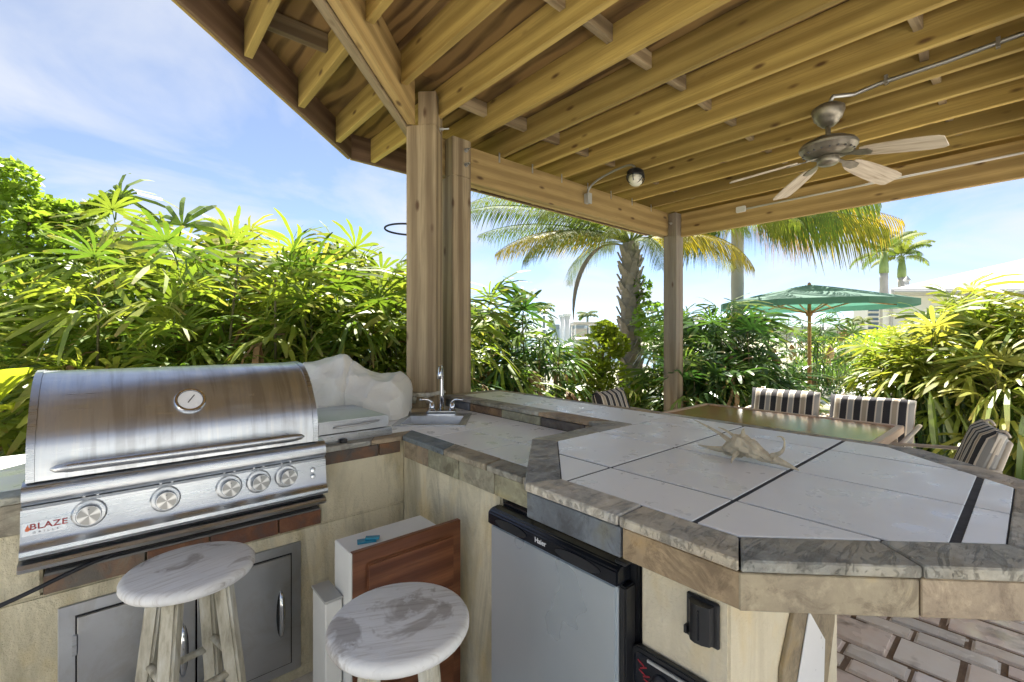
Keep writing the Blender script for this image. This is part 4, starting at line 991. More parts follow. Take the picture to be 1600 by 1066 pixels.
# ------------------------------------------------------------------ dining set
tb = thing('dining_table', (3.68, 1.31, 0), 'rectangular patio table with a glass top tinted like the reflected ceiling and pale frame beyond the bar', 'table')
x0, x1, y0, y1, zt = 3.10, 4.15, .60, 2.02, .74
obj('glass_top', box(nb(), x0 + .045, x1 - .045, y0 + .045, y1 - .045, zt - .012, zt - .002), MT['tableglass'], tb)
for nm, q in (('frame_rail', (x0, x0 + .043, y0, y1)), ('frame_rail', (x1 - .043, x1, y0, y1)), ('frame_rail', (x0 + .0435, x1 - .0435, y0, y0 + .043)), ('frame_rail', (x0 + .0435, x1 - .0435, y1 - .043, y1))):
    obj(nm, box(nb(), *q, zt - .05, zt + .004), MT['tableframe'], tb, bevel=.005)
for xx in (x0 + .03, x1 - .08):
    for yy in (y0 + .03, y1 - .08): obj('leg', box(nb(), xx, xx + .05, yy, yy + .05, 0, zt - .051), MT['alu'], tb, bevel=.005)
def make_chair():
    """faces local -Y, stands at the origin"""
    t = bpy.data.objects.new('patio_chair', None); C.objects.link(t)
    def cushion(name, w, d, h, M_):
        bm = bmesh.new(); bmesh.ops.create_cube(bm, size=1); bmesh.ops.subdivide_edges(bm, edges=bm.edges[:], cuts=9, use_grid_fill=True)
        for v in bm.verts:
            x_, y_, z_ = v.co * 2; e = max(abs(x_), abs(z_)) ** 6
            k = (1 - x_ ** 4) * (1 - z_ ** 4)
            v.co = Vector((x_ * w / 2 * (1 - .03 * (1 - abs(z_)) * (abs(x_) > .9)), y_ * (.016 + (d / 2 - .016) * max(0, k) ** .35) + .006 * noise.noise(v.co * 4), z_ * h / 2 * (1 + .02 * math.sin(x_ * 3))))
        bmesh.ops.recalc_face_normals(bm, faces=bm.faces)
        o = obj(name, bm, MT['stripe'], t, local=True, smooth=True); o.matrix_basis = M_; return o
    bk = Matrix.Translation((0, .24, .645)) @ Matrix.Rotation(R(-17), 4, 'X')
    bc = cushion('back_cushion', .56, .13, .46, bk)
    obj('piping', tube(nb(), [(-.276, 0, -.22), (-.276, 0, .226), (.276, 0, .226), (.276, 0, -.22)], .006, 6), MT['alu'], bc, local=True)
    for s_ in (-.2, .2): obj('tie', tube(nb(), bez([(s_, 0, .225), (s_ - .012, .0, .25), (s_ + .012, .02, .25), (s_ + .01, .04, .22)], 6), .008, 6), MT['alu'], bc, local=True, smooth=True)
    cushion('seat_cushion', .52, .11, .50, Matrix.Translation((0, -.03, .44)) @ Matrix.Rotation(R(90), 4, 'X'))
    fr_ = nb(); tube(fr_, [(-.25, .22, .40), (-.25, .335, .82), (.25, .335, .82), (.25, .22, .40)], .014, 8); obj('back_frame', fr_, MT['alu'], t, local=True, smooth=True)
    obj('seat_frame', box(nb(), -.28, .28, -.30, .22, .36, .385), MT['alu'], t, local=True, bevel=.005)
    for s_ in (-1, 1):
        obj('arm', tube(nb(), bez([(s_ * .30, .30, .68), (s_ * .31, .1, .66), (s_ * .32, -.2, .655), (s_ * .31, -.33, .62)], 8), .018, 8, flat=.6), MT['alu'], t, local=True, smooth=True)
        obj('leg', tube(nb(), [(s_ * .31, -.32, .63), (s_ * .30, -.29, .36), (s_ * .30, -.30, 0)], .016, 8), MT['alu'], t, local=True, smooth=True)
        obj('leg', tube(nb(), [(s_ * .29, .22, .42), (s_ * .30, .28, 0)], .016, 8), MT['alu'], t, local=True, smooth=True)
    return t
ch = make_chair(); G_CH = 'striped patio chairs round the table'
ch.location = (4.40, 1.52, 0); ch.rotation_euler = (0, 0, R(-88)); tag(ch, 'striped-cushion patio chair on the far side of the table nearer the grey post', 'chair', G_CH)
for loc, rz, lab in (((4.37, .90, -.0), -93, 'striped-cushion patio chair on the far side of the table nearer the snake plants'),
                     ((3.50, 2.30, -.0), 10, 'striped-cushion patio chair at the left end of the table beside the post'),
                     ((3.62, .46, -.0), 190, 'striped-cushion patio chair at the right end of the table seen from its side')):
    c = copy_tree(ch); c.location = loc; c.rotation_euler = (0, 0, R(rz)); tag(c, lab, 'chair', G_CH)

# ------------------------------------------------------------------ planting
def fan_leaf(seed, nf, L, W, spread, droop, pet, mat):
    r_ = random.Random(seed); bm = nb(); tipl = bm.verts.layers.float.new('tip')
    tube(bm, [(0, 0, 0), (pet * .5, 0, .03), (pet, 0, .02)], [.006, .005, .004], 3, cap=False)
    for i in range(nf):
        t = (i / (nf - 1) - .5) if nf > 1 else 0; a = t * spread + r_.uniform(-.08, .08)
        ll = L * (1 - .35 * abs(t) * 2 * .7) * r_.uniform(.88, 1.08); w = W * r_.uniform(.85, 1.15); tw = r_.uniform(-.45, .45)
        d = Vector((math.cos(a), math.sin(a), 0)); s = Vector((-math.sin(a), math.cos(a), 0)); dr_ = droop * r_.uniform(.6, 1.5)
        prev = None; burnt = r_.random() ** 2
        for q, wf in ((0, .18), (.3, .85), (.7, 1.0), (.9, .8), (1.0, .35)):
            p = Vector((pet, 0, .02)) + d * ll * (q - .18 * dr_ * q * q) + Vector((0, 0, .22 * q * ll - dr_ * ll * q * q))
            sv = s * math.cos(tw * q) + Vector((0, 0, 1)) * math.sin(tw * q)
            cur = (bm.verts.new(p - sv * w * wf * .5), bm.verts.new(p + sv * w * wf * .5))
            for v_ in cur: v_[tipl] = (burnt if q > .95 else (.35 * burnt if q > .85 else 0))
            if prev: bm.faces.new((prev[0], prev[1], cur[1], cur[0]))
            prev = cur
    me = bpy.data.meshes.new('leaf'); bm.to_mesh(me); bm.free(); me.materials.append(MT[mat]); return me
LV = {m: [fan_leaf(s, 8 + s % 5, .30 + .035 * (s % 4), .027 + .004 * (s % 3), R(170 + 24 * (s % 5)), .42 + .20 * (s % 4), .20, m) for s in range(14)] for m in ('palmleaf', 'palmdark', 'palmbright')}
LV['deadleaf'] = [fan_leaf(40 + s, 6, .28, .034, R(50), 1.25, .16, 'deadleaf') for s in range(3)]
cane_me = None
def cane_mesh():
    bm = nb(); tube(bm, [(0, 0, 0), (.01, 0, .35), (-.005, .01, .7), (0, 0, 1)], [.010, .009, .008, .007], 6, cap=False)
    me = bpy.data.meshes.new('stem'); bm.to_mesh(me); bm.free(); me.materials.append(MT['stem']); return me
cane_me = cane_mesh()
def lady_palm(p, h, n, rad, label, mat='palmleaf', group='lady palms around the pavilion', dead=.05, per=13, size=1.0, seed=0, low=.25):
    r_ = random.Random(seed * 31 + 5); t = thing('lady_palm', p, label, 'palm', group)
    for k in range(n):
        a = 2.4 * k + r_.uniform(-.4, .4); q = rad * math.sqrt((k + .4) / n); hh = h * r_.uniform(.78, 1.06)
        bx_, by_ = q * math.cos(a), q * math.sin(a); lean = Vector((math.cos(a), math.sin(a), 0)) * r_.uniform(0, .14) * hh
        s = link('stem', cane_me, t, local=True); s.location = (bx_, by_, 0); s.rotation_euler = (-lean.y / hh, lean.x / hh, r_.uniform(0, 6)); s.scale = (1, 1, hh)
        for i in range(per):
            f = low + (1 - low) * (i + r_.random() * .6) / per; yaw = 2.4 * i + r_.uniform(-.5, .5) + k
            el = -8 + 74 * (f ** 2.6) + r_.uniform(-16, 16); m_ = mat
            if r_.random() < dead * (1.6 - f): m_ = 'deadleaf'; el = -25
            o = link('leaf', r_.choice(LV[m_]), t, local=True); sc_ = size * r_.uniform(.75, 1.12)
            o.location = Vector((bx_, by_, hh * f)) + lean * f; o.rotation_euler = (r_.uniform(-.35, .35), -R(el), yaw); o.scale = (sc_, sc_, sc_)
    return t
# tall hedge of lady palms behind grill and counter
hed = [(-40, 3.7, 1.75, 'left of the grill hood, under the leafy tree'), (85, 2.95, 1.22, 'behind the left end of the grill hood'), (190, 3.6, 1.95, 'behind the hood between the leafy tree and the thermometer'),
       (255, 3.25, 1.80, 'behind the hood above the thermometer'), (330, 3.8, 2.18, 'with the tallest leaves behind the grill'), (405, 3.3, 1.85, 'behind the right half of the grill hood'),
       (470, 3.9, 2.05, 'behind the hood edge and the white cover'), (540, 3.55, 1.80, 'behind the white vinyl cover'), (590, 4.1, 1.92, 'just left of the corner post'), (645, 3.75, 1.75, 'right behind the corner post')]
for i, (u, f, h_, w_) in enumerate(hed):
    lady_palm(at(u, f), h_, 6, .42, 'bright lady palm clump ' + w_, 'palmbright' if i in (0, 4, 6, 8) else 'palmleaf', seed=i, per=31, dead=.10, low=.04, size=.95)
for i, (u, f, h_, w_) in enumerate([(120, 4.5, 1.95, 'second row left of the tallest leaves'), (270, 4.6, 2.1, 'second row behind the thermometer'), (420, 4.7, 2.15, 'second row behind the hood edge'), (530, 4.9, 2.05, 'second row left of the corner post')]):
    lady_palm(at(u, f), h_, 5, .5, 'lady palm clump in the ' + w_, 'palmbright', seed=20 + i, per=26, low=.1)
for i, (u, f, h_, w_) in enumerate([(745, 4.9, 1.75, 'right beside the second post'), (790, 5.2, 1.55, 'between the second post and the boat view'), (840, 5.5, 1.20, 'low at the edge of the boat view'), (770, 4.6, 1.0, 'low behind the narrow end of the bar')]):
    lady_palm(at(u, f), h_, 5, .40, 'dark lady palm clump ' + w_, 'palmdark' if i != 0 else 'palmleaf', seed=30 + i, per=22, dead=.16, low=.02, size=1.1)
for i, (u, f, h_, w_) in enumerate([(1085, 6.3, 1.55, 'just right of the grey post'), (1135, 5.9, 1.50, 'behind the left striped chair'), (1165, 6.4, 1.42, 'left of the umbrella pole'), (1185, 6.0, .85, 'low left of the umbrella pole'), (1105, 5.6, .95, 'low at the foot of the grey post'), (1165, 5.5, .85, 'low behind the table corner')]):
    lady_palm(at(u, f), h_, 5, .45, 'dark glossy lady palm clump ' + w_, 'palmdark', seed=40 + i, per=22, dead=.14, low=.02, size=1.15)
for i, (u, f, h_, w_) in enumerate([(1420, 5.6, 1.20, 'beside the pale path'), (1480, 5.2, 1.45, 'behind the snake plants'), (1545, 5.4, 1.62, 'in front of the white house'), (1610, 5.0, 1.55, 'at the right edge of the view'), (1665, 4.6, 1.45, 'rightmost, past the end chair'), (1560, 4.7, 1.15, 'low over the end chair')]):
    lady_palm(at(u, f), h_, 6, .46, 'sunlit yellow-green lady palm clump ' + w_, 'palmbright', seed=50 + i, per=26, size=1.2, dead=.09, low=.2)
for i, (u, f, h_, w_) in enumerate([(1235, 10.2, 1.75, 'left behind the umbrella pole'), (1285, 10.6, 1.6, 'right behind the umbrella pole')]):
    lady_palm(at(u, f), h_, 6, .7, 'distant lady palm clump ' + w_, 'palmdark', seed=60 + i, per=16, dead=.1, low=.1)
lady_palm(at(1010, 5.9), .75, 4, .3, 'small lady palm in front of the boot-covered palm trunk', 'palmleaf', seed=70, per=11, low=.2)
# broad leaves at the left picture edge
def broad_leaf(p0, p1, w, mat, name):
    bm = nb(); p0, p1 = Vector(p0), Vector(p1); d = p1 - p0; s = d.cross(Vector((0, 0, 1))).normalized(); prev = None
    for i in range(9):
        q = i / 8; p = p0.lerp(p1, q) + Vector((0, 0, .10 * math.sin(q * 3.0))); ww = w * math.sin(math.pi * min(1, q * .96 + .04)) ** .7
        cur = [bm.verts.new(p - s * ww + Vector((0, 0, .03))), bm.verts.new(p), bm.verts.new(p + s * ww + Vector((0, 0, .03)))]
        if prev:
            for a in (0, 1): bm.faces.new((prev[a], prev[a + 1], cur[a + 1], cur[a]))
        prev = cur
    return obj(name, bm, MT[mat], None, smooth=True)
bp = thing('broad_leaf_plant', at(-60, 2.4), 'broad bright green leaf beside the left end of the grill hood', 'plant')
for a, b, w in ((at(-60, 2.35, .85), at(46, 2.25, 1.17), .11), (at(-70, 2.4, .75), at(20, 2.35, .97), .09)):
    o = broad_leaf(a, b, w, 'lime', 'leaf'); o.parent = bp; o.matrix_parent_inverse = wm(bp).inverted()
obj('stem', tube(nb(), [at(-62, 2.38, 0), at(-60, 2.36, .86)], .015, 6), MT['stem'], bp)

def leaf_cloud(bm, blobs, n, size, r_):
    for _ in range(n):
        c, rad = r_.choice(blobs)
        while True:
            q = Vector((r_.uniform(-1, 1), r_.uniform(-1, 1), r_.uniform(-1, 1)))
            if .25 < q.length < 1: break
        q = q.normalized() * (q.length ** .45)
        p = Vector(c) + Vector((q.x * rad[0], q.y * rad[0], q.z * rad[1]))
        a = Vector((r_.gauss(0, 1), r_.gauss(0, 1), r_.gauss(0, .7))).normalized(); b = a.cross(Vector((r_.gauss(0, 1), r_.gauss(0, 1), r_.gauss(0, 1)))).normalized()
        s = size * r_.uniform(.65, 1.3); b = b * .5
        v = [bm.verts.new(p - a * s * .5), bm.verts.new(p + b * s * .5), bm.verts.new(p + a * s * .6), bm.verts.new(p - b * s * .5)]
        bm.faces.new(v)
def shrub(name, p, label, cat, blobs, n, size, mat, stems, seed, group=None):
    r_ = random.Random(seed); t = thing(name, p, label, cat, group)
    bm = nb(); leaf_cloud(bm, blobs, n, size, r_); obj('crown', bm, MT[mat], t)
    base = Vector(p)
    tr = nb()
    for c, rad in blobs[:stems]:
        c = Vector(c); m_ = base.lerp(c, .5) + Vector((r_.uniform(-.1, .1), r_.uniform(-.1, .1), .05))
        tube(tr, bez([base, m_, c, c + (c - base).normalized() * rad[1] * .6], 7), [.035 * (1 - i / 9) for i in range(8)], 6)
    obj('trunk', tr, MT['branch'], t, smooth=True)
    return t
blobs = []
r_ = random.Random(3)
for u, f, z, rr in ((-110, 4.3, 2.1, .6), (-60, 4.1, 2.45, .5), (0, 4.2, 2.50, .42), (45, 4.2, 2.30, .42), (90, 4.3, 2.10, .42), (130, 4.4, 2.2, .34), (-20, 4.0, 1.9, .5), (60, 4.0, 1.75, .45), (120, 4.2, 1.75, .4), (-90, 4.0, 2.75, .4), (150, 4.5, 2.62, .10), (172, 4.5, 2.70, .09), (192, 4.5, 2.73, .07), (10, 4.1, 2.80, .22), (-70, 4.0, 1.4, .5), (165, 4.5, 2.0, .35), (80, 4.3, 2.50, .25), (110, 4.4, 2.52, .2), (200, 4.6, 2.2, .22), (30, 3.9, 1.45, .45)):
    blobs.append((at(u, f - .55, 1.37 + (z - 1.37) * (f - .55) / f), (rr * .88, rr * .63)))
shrub('leafy_tree', at(20, 4.3), 'leafy small-leaved green tree rising at the left behind the hedge', 'tree', blobs, 10000, .075, 'ficus', 9, 5)
bl2 = [(at(u, f, z), (rr, rr * .9)) for u, f, z, rr in ((905, 6.2, .95, .36), (935, 6.1, 1.15, .32), (920, 6.2, .55, .42), (955, 6.3, .75, .32), (888, 6.3, .45, .32), (945, 6.2, 1.42, .18), (962, 6.1, 1.25, .2), (925, 6.0, .85, .3))]
shrub('lime_shrub', at(925, 6.2), 'lime yellow shrub with thin bare branches left of the palm trunk', 'shrub', bl2, 3600, .08, 'lime', 8, 8)
bl3 = [(at(u, f, z), (rr, rr * .9)) for u, f, z, rr in ((1000, 6.6, .45, .35), (1030, 6.3, .6, .4), (1045, 7.0, 1.2, .4), (1020, 7.3, 1.6, .35), (990, 6.2, .3, .3))]
shrub('green_shrub', at(1020, 6.7), 'mid green shrub between the palm trunk and the grey post', 'shrub', bl3, 2200, .09, 'ficus', 5, 9)
bl4 = [(at(u, f, z), (rr, rr * .8)) for u, f, z, rr in ((1290, 12.5, .35, .7), (1265, 12.2, .3, .6), (1320, 13, .35, .5), (1330, 14.5, .6, .7), (1350, 15, .8, .8))]
shrub('low_shrub', at(1295, 12.7), 'low rounded shrub at the side of the pale path', 'shrub', bl4, 3000, .11, 'ficus', 3, 10)
bl5 = [(at(u, f, z), (rr, rr * .7)) for u, f, z, rr in ((1340, 17.5, .9, 1.0), (1375, 17, 1.0, .9), (1300, 18, .8, .9), (1420, 17, 1.0, 1.2))]
shrub('far_hedge_shrub', at(1350, 18), 'yellow-green shrub beyond the path below the white house', 'shrub', bl5, 3000, .14, 'lime', 3, 11)

# snake plants at the right
def snake_leaf(seed):
    r_ = random.Random(seed); bm = nb(); prev = None; L_ = .62
    tw = r_.uniform(-1, 1); lx = r_.uniform(-.12, .12)
    for i in range(7):
        q = i / 6; w = .030 * (1.15 - abs(q - .45)) * (1 if q < .99 else .15) ; a = tw * q
        p = Vector((lx * q * q, .05 * q * q, L_ * q)); s = Vector((math.cos(a), math.sin(a), 0))
        cur = [bm.verts.new(p - s * w), bm.verts.new(p + Vector((-s.y, s.x, 0)) * w * .35), bm.verts.new(p + s * w)]
        if prev:
            for k in (0, 1): bm.faces.new((prev[k], prev[k + 1], cur[k + 1], cur[k]))
        prev = cur
    me = bpy.data.meshes.new('blade_leaf'); bm.to_mesh(me); bm.free(); me.materials.append(MT['snake']); return me
SN = [snake_leaf(s) for s in range(5)]
for i, (u, f, w_) in enumerate(((1395, 5.2, 'beside the table corner'), (1435, 5.0, 'left of the middle'), (1470, 4.8, 'in the middle of the bed'), (1505, 4.7, 'right of the middle'), (1545, 4.4, 'behind the end chair'), (1600, 4.2, 'at the right edge'))):
    t = thing('snake_plant', at(u, f), 'upright snake plant clump ' + w_ + ' under the sunlit lady palms', 'plant', 'snake plants under the right hedge'); q = random.Random(i)
    for k in range(26):
        o = link('blade_leaf', q.choice(SN), t, local=True); o.location = (q.gauss(0, .13), q.gauss(0, .13), 0); s_ = q.uniform(.8, 1.35); o.scale = (s_, s_, s_)
        o.rotation_euler = (q.gauss(0, .14), q.gauss(0, .14), q.uniform(0, 6.3))

# palms
def frond(p0, az, el, L_, droop, lf, mat, parent, name='frond', n=78, hang=.75, seed=0, ws=1.0):
    r_ = random.Random(seed); bm = nb(); d = Vector((math.cos(az), math.sin(az), 0)); pts = []; p = Vector(p0); e = el
    st = L_ / 16
    for i in range(17):
        pts.append(p.copy()); p = p + (d * math.cos(e) + Vector((0, 0, 1)) * math.sin(e)) * st; e -= droop / 16 * (.4 + 1.2 * i / 16)
    tube(bm, pts, [.022 * (1 - i / 18) * L_ / 2.6 for i in range(17)], 5)
    for k in range(n):
        q = .16 + .84 * (k + .5) / n; fi = q * 16; i = min(15, int(fi)); c = pts[i].lerp(pts[i + 1], fi - i); tg = (pts[i + 1] - pts[i]).normalized()
        sd = tg.cross(Vector((0, 0, 1))).normalized(); ll = lf * r_.uniform(.75, 1.1) * (math.sin(math.pi * min(1, q * .93 + .07)) ** .55) * r_.uniform(.85, 1.1)
        for s_ in (-1, 1):
            dirv = (sd * s_ * (1 - hang * .6) + tg * .45 + Vector((0, 0, -.05 - hang * .25))).normalized(); w = .0078 * ws * lf / .6 * r_.uniform(.7, 1.2); prev = None; pp = c.copy()
            wv = tg.cross(dirv).cross(dirv).normalized() * .6 + tg * .5
            for m_, wf in ((0, .6), (.35, 1), (.7, .8), (1, .1)):
                vv = pp + Vector((0, 0, -hang * ll * .55 * m_ * m_)) + dirv * ll * m_ * (1 - .3 * hang * m_)
                cur = (bm.verts.new(vv - tg * w * wf), bm.verts.new(vv + tg * w * wf))
                if prev: bm.faces.new((prev[0], prev[1], cur[1], cur[0]))
                prev = cur
    o = obj(name, bm, MT[mat], parent); return o
def palm_trunk(p, z, r0, r1, mat, parent, lean=Vector((0, 0, 0)), boots=False, seed=1):
    bm = nb(); n = 14; pts = [Vector(p) + lean * (i / n) + Vector((0, 0, z * i / n)) for i in range(n + 1)]
    tube(bm, pts, [(r0 + (r1 - r0) * i / n) * (1 + .05 * (i % 2)) for i in range(n + 1)], 14)
    tr = obj('trunk', bm, MT[mat], parent, smooth=True)
    if boots:
        r_ = random.Random(seed)
        for k in range(90):
            q = .12 + .85 * k / 90; a = 2.4 * k; c = Vector(p) + lean * q + Vector((0, 0, z * q)); d = Vector((math.cos(a), math.sin(a), 0)); rr = r0 + (r1 - r0) * q
            bm = nb(); s = d.cross(Vector((0, 0, 1))); w = .07
            b0 = c + d * rr * .85; t1 = c + d * (rr + .06) + Vector((0, 0, .13 + .05 * r_.random()))
            pr = [b0 - s * w, b0 + s * w, t1 + s * w * .45, t1 - s * w * .45]; th_ = d * .03
            va = [bm.verts.new(x_) for x_ in pr]; vb = [bm.verts.new(x_ + th_) for x_ in pr]
            bm.faces.new(va[::-1]); bm.faces.new(vb)
            for i in range(4): bm.faces.new((va[i], va[(i + 1) % 4], vb[(i + 1) % 4], vb[i]))
            obj('leaf_boot', bm, MT['bark'], tr)
    return tr
aR = math.atan2(RGT.y, RGT.x); aF = math.atan2(FWD.y, FWD.x)
pA = at(985, 8.0); cp = thing('boot_trunk_palm', pA, 'palm with a grey boot-covered trunk behind the table, fronds under the eave', 'palm tree')
palm_trunk(pA, 3.0, .20, .14, 'bark', cp, boots=True)
top = pA + Vector((0, 0, 3.0))
for i, (az, el, L_, dr_, lf, mt, hg) in enumerate(((aR + R(180), 28, 3.1, R(50), .75, 'frond', 1.35), (aR + R(165), 22, 2.9, R(45), .70, 'frond', 1.35), (aR + R(200), 36, 3.2, R(62), .75, 'frond', 1.35), (aR + R(230), 45, 2.0, R(120), .6, 'frond', .9),
        (aR + R(-10), 35, 3.0, R(85), .8, 'frond', 1.0), (aR + R(20), 20, 2.6, R(80), .7, 'goldfrond', 1.0), (aR + R(-40), 35, 2.2, R(110), .6, 'frond', .9), (aR + R(60), 50, 2.8, R(95), .7, 'frond', .8), (aR + R(110), 55, 2.8, R(95), .7, 'frond', .8), (aR + R(140), 15, 1.7, R(120), .5, 'frond', .9), (aR + R(-75), 10, 1.3, R(120), .45, 'frond', .9), (aR + R(-120), 30, 1.6, R(130), .5, 'frond', .9), (aR + R(-95), 50, 2.2, R(130), .55, 'frond', .9), (aR + R(-150), 45, 2.3, R(120), .6, 'frond', .9), (aR + R(172), 40, 3.2, R(70), .75, 'frond', 1.3), (aR + R(190), 15, 2.5, R(60), .7, 'goldfrond', 1.3), (aR + R(-165), 20, 2.2, R(90), .65, 'frond', 1.2), (aR + R(-25), 15, 2.2, R(90), .7, 'goldfrond', 1.2), (aR + R(-60), 40, 2.3, R(115), .65, 'frond', 1.1))):
    frond(top, az, R(el), L_, dr_, lf, mt, cp, seed=i)
obj('dry_spathe', tube(nb(), bez([top + Vector((0, 0, -.1)), top - RGT * .6 + Vector((0, 0, .25)), top - RGT * 1.05 + Vector((0, 0, -.5)), top - RGT * 1.0 + Vector((0, 0, -1.35))], 14), [.015, .015, .017, .02, .022, .025, .03, .035, .04, .04, .04, .035, .03, .02, .005], 7), MT['bark'], cp, smooth=True)
vn = nb(); leaf_cloud(vn, [(pA + Vector((0, 0, z_)) + RGT * .16 - FWD * .1, (.20, .22)) for z_ in (1.35, 1.6, 1.9, 2.2)], 420, .10, random.Random(12))
vine = thing('climbing_vine', pA + Vector((.1, -.1, 1.2)), 'green vine leaves climbing the boot-covered palm trunk', 'vine'); obj('foliage', vn, MT['ficus'], vine)
pB = at(1152, 9.2); cq = thing('smooth_trunk_palm', pB, 'coconut palm with smooth grey trunk and golden fronds above the umbrella', 'palm tree')
palm_trunk(pB, 3.75, .125, .11, 'royal', cq)
topB = pB + Vector((0, 0, 3.75))
for i, (az, el, L_, dr_, lf, mt) in enumerate(((aR + R(-25), 8, 2.7, R(42), 1.0, 'goldfrond'), (aR + R(-48), 0, 2.5, R(40), 1.0, 'goldfrond'), (aR + R(-8), 22, 2.7, R(60), .95, 'goldfrond'), (aR + R(-70), 5, 2.2, R(55), .95, 'frond'), (aR + R(-150), 8, 1.7, R(60), .9, 'frond'), (aR + R(-120), 2, 1.8, R(60), .95, 'goldfrond'), (aR + R(190), 5, 1.5, R(70), .9, 'frond'), (aR + R(-95), 12, 2.0, R(65), 1.0, 'frond'), (aR + R(150), 25, 1.9, R(80), .8, 'frond'), (aR + R(60), 35, 2.0, R(90), .8, 'frond'), (aR + R(-35), 25, 2.4, R(75), .95, 'frond'), (aR + R(20), 15, 2.2, R(70), .9, 'deadleaf'), (aR + R(100), 45, 2.0, R(90), .8, 'frond'))):
    frond(topB, az, R(el), L_, dr_, lf, mt, cq, seed=20 + i, n=50, hang=1.25)
for nm, u, f, z_, lab, sg in (('royal_palm', 1381, 27, 6.4, 'royal palm with green crownshaft over the white roof, left of the pair', 1), ('royal_palm', 1409, 29, 6.4, 'slimmer royal palm over the white roof, right of the pair', 2)):
    p = at(u, f); t = thing(nm, p, lab, 'palm tree', 'royal palms behind the house'); palm_trunk(p, z_ - 1.3, .26, .20, 'royal', t)
    obj('crownshaft', tube(nb(), [p + Vector((0, 0, z_ - 1.31)), p + Vector((0, 0, z_ - .8)), p + Vector((0, 0, z_))], [.24, .23, .12], 12), MT['crownshaft'], t, smooth=True)
    r_ = random.Random(sg)
    for k in range(13): frond(p + Vector((0, 0, z_ - .05)), 2 * math.pi * k / 13 + r_.uniform(-.3, .3), R(r_.uniform(10, 80)), r_.uniform(1.8, 2.5) * (1 if sg == 1 else .9), R(r_.uniform(70, 120)), .55, 'frond', t, n=30, hang=.7, seed=sg * 50 + k, ws=4.5)
for u, f, z_, lab in ((850, 60, 5.2, 'small far palm left of the boat'), (918, 62, 4.2, 'small far palm above the boat'), (1330, 70, 3.4, 'tiny far palm left of the tower block'), (1345, 72, 3.8, 'tiny far palm at the foot of the tower block')):
    p = at(u, f); t = thing('far_palm', p, lab, 'palm tree', 'palms across the water'); palm_trunk(p, z_, .18, .15, 'royal', t); r_ = random.Random(u)
    for k in range(11): frond(p + Vector((0, 0, z_)), 2 * math.pi * k / 11, R(r_.uniform(0, 65)), 1.7, R(100), .8, 'frond', t, n=14, hang=.6, seed=u + k, ws=8.0)

# ------------------------------------------------------------------ umbrella
up_ = at(1265, 8.2); um = thing('patio_umbrella', up_, 'open green market umbrella on a varnished wooden pole', 'umbrella')
zr_, zt_ = 1.96, 2.30; RAD = 1.52
obj('pole', tube(nb(), [up_ + Vector((0, 0, 0)), up_ + Vector((.05, .02, zt_ + .02))], .030, 12), MT['teak'], um, smooth=True)
uc = up_ + Vector((.05, .02, 0)); bm = nb(); rings = []
for q in (0.02, .25, .5, .75, 1.0):
    rg = []
    for k in range(32):
        a = 2 * math.pi * k / 32; sag = .06 * q * (abs(math.sin(4 * a))) ; rr = RAD * q * (1 - .04 * abs(math.sin(4 * a)) * q)
        rg.append(bm.verts.new(uc + Vector((rr * math.cos(a), rr * math.sin(a), zt_ - (zt_ - zr_) * (q ** 1.12) - sag * (1 - q) * 1.5))))
    rings.append(rg)
val = [bm.verts.new(v.co + Vector((0, 0, -.10))) for v in rings[-1]]; rings.append(val)
for a, b in zip(rings, rings[1:]):
    for k in range(32): bm.faces.new((a[k], a[(k + 1) % 32], b[(k + 1) % 32], b[k]))
bm.faces.new(rings[0]); obj('canopy', bm, MT['canvas'], um)
for k in range(8):
    a = 2 * math.pi * k / 8; d = Vector((math.cos(a), math.sin(a), 0))
    obj('rib', tube(nb(), [uc + Vector((0, 0, zt_ - .04)), uc + d * RAD * .5 + Vector((0, 0, zt_ - .30)), uc + d * RAD * .985 + Vector((0, 0, zr_ - .03))], .013, 6), MT['teak'], um, smooth=True)
    obj('strut', tube(nb(), [uc + Vector((0, 0, 1.78)) + d * .04, uc + d * RAD * .5 + Vector((0, 0, zt_ - .315))], .012, 6), MT['teak'], um, smooth=True)
obj('hub', lathe(nb(), [(.05, -.05), (.06, 0), (.05, .05)], 12, Matrix.Translation(uc + Vector((0, 0, 1.78)))), MT['teak'], um)
obj('finial', lathe(nb(), [(.025, 0), (.025, .02), (.01, .04)], 10, Matrix.Translation(uc + Vector((0, 0, zt_)))), MT['teak'], um)

# ------------------------------------------------------------------ house, tower, boat
hs = thing('white_house', at(1500, 22), 'low white house with a pale hipped roof behind the right hedge', 'house')
def fr_pt(r, f, z): return RGT * r + FWD * f + Vector((0, 0, z))
f0_, f1_ = 21, 30; r0_, r1_ = 17.1, 36
rB = r0_ * f1_ / f0_ * 1.01
q = [fr_pt(r0_, f0_, 0), fr_pt(r1_, f0_, 0), fr_pt(r1_ + 6, f1_, 0), fr_pt(rB, f1_, 0)]
obj('wall', prism(nb(), [(p.x, p.y) for p in q], 0, 3.25), MT['whitewall'], hs)
bm = nb(); o_ = .9
ev = [bm.verts.new(fr_pt(*p)) for p in ((r0_ - o_ * .4, f0_ - o_, 3.22), (r1_ + o_, f0_ - o_, 3.22), (r1_ + 6, f1_ + o_, 3.22), (rB + .8, f1_ + o_, 3.22))]
ev2 = [bm.verts.new(v.co + Vector((0, 0, .22))) for v in ev]
rg = [bm.verts.new(fr_pt(r0_ + 12.5, 25.5, 5.9)), bm.verts.new(fr_pt(r1_ - 3, 25.5, 5.9))]
bm.faces.new(ev[::-1])
for i in range(4): bm.faces.new((ev[i], ev[(i + 1) % 4], ev2[(i + 1) % 4], ev2[i]))
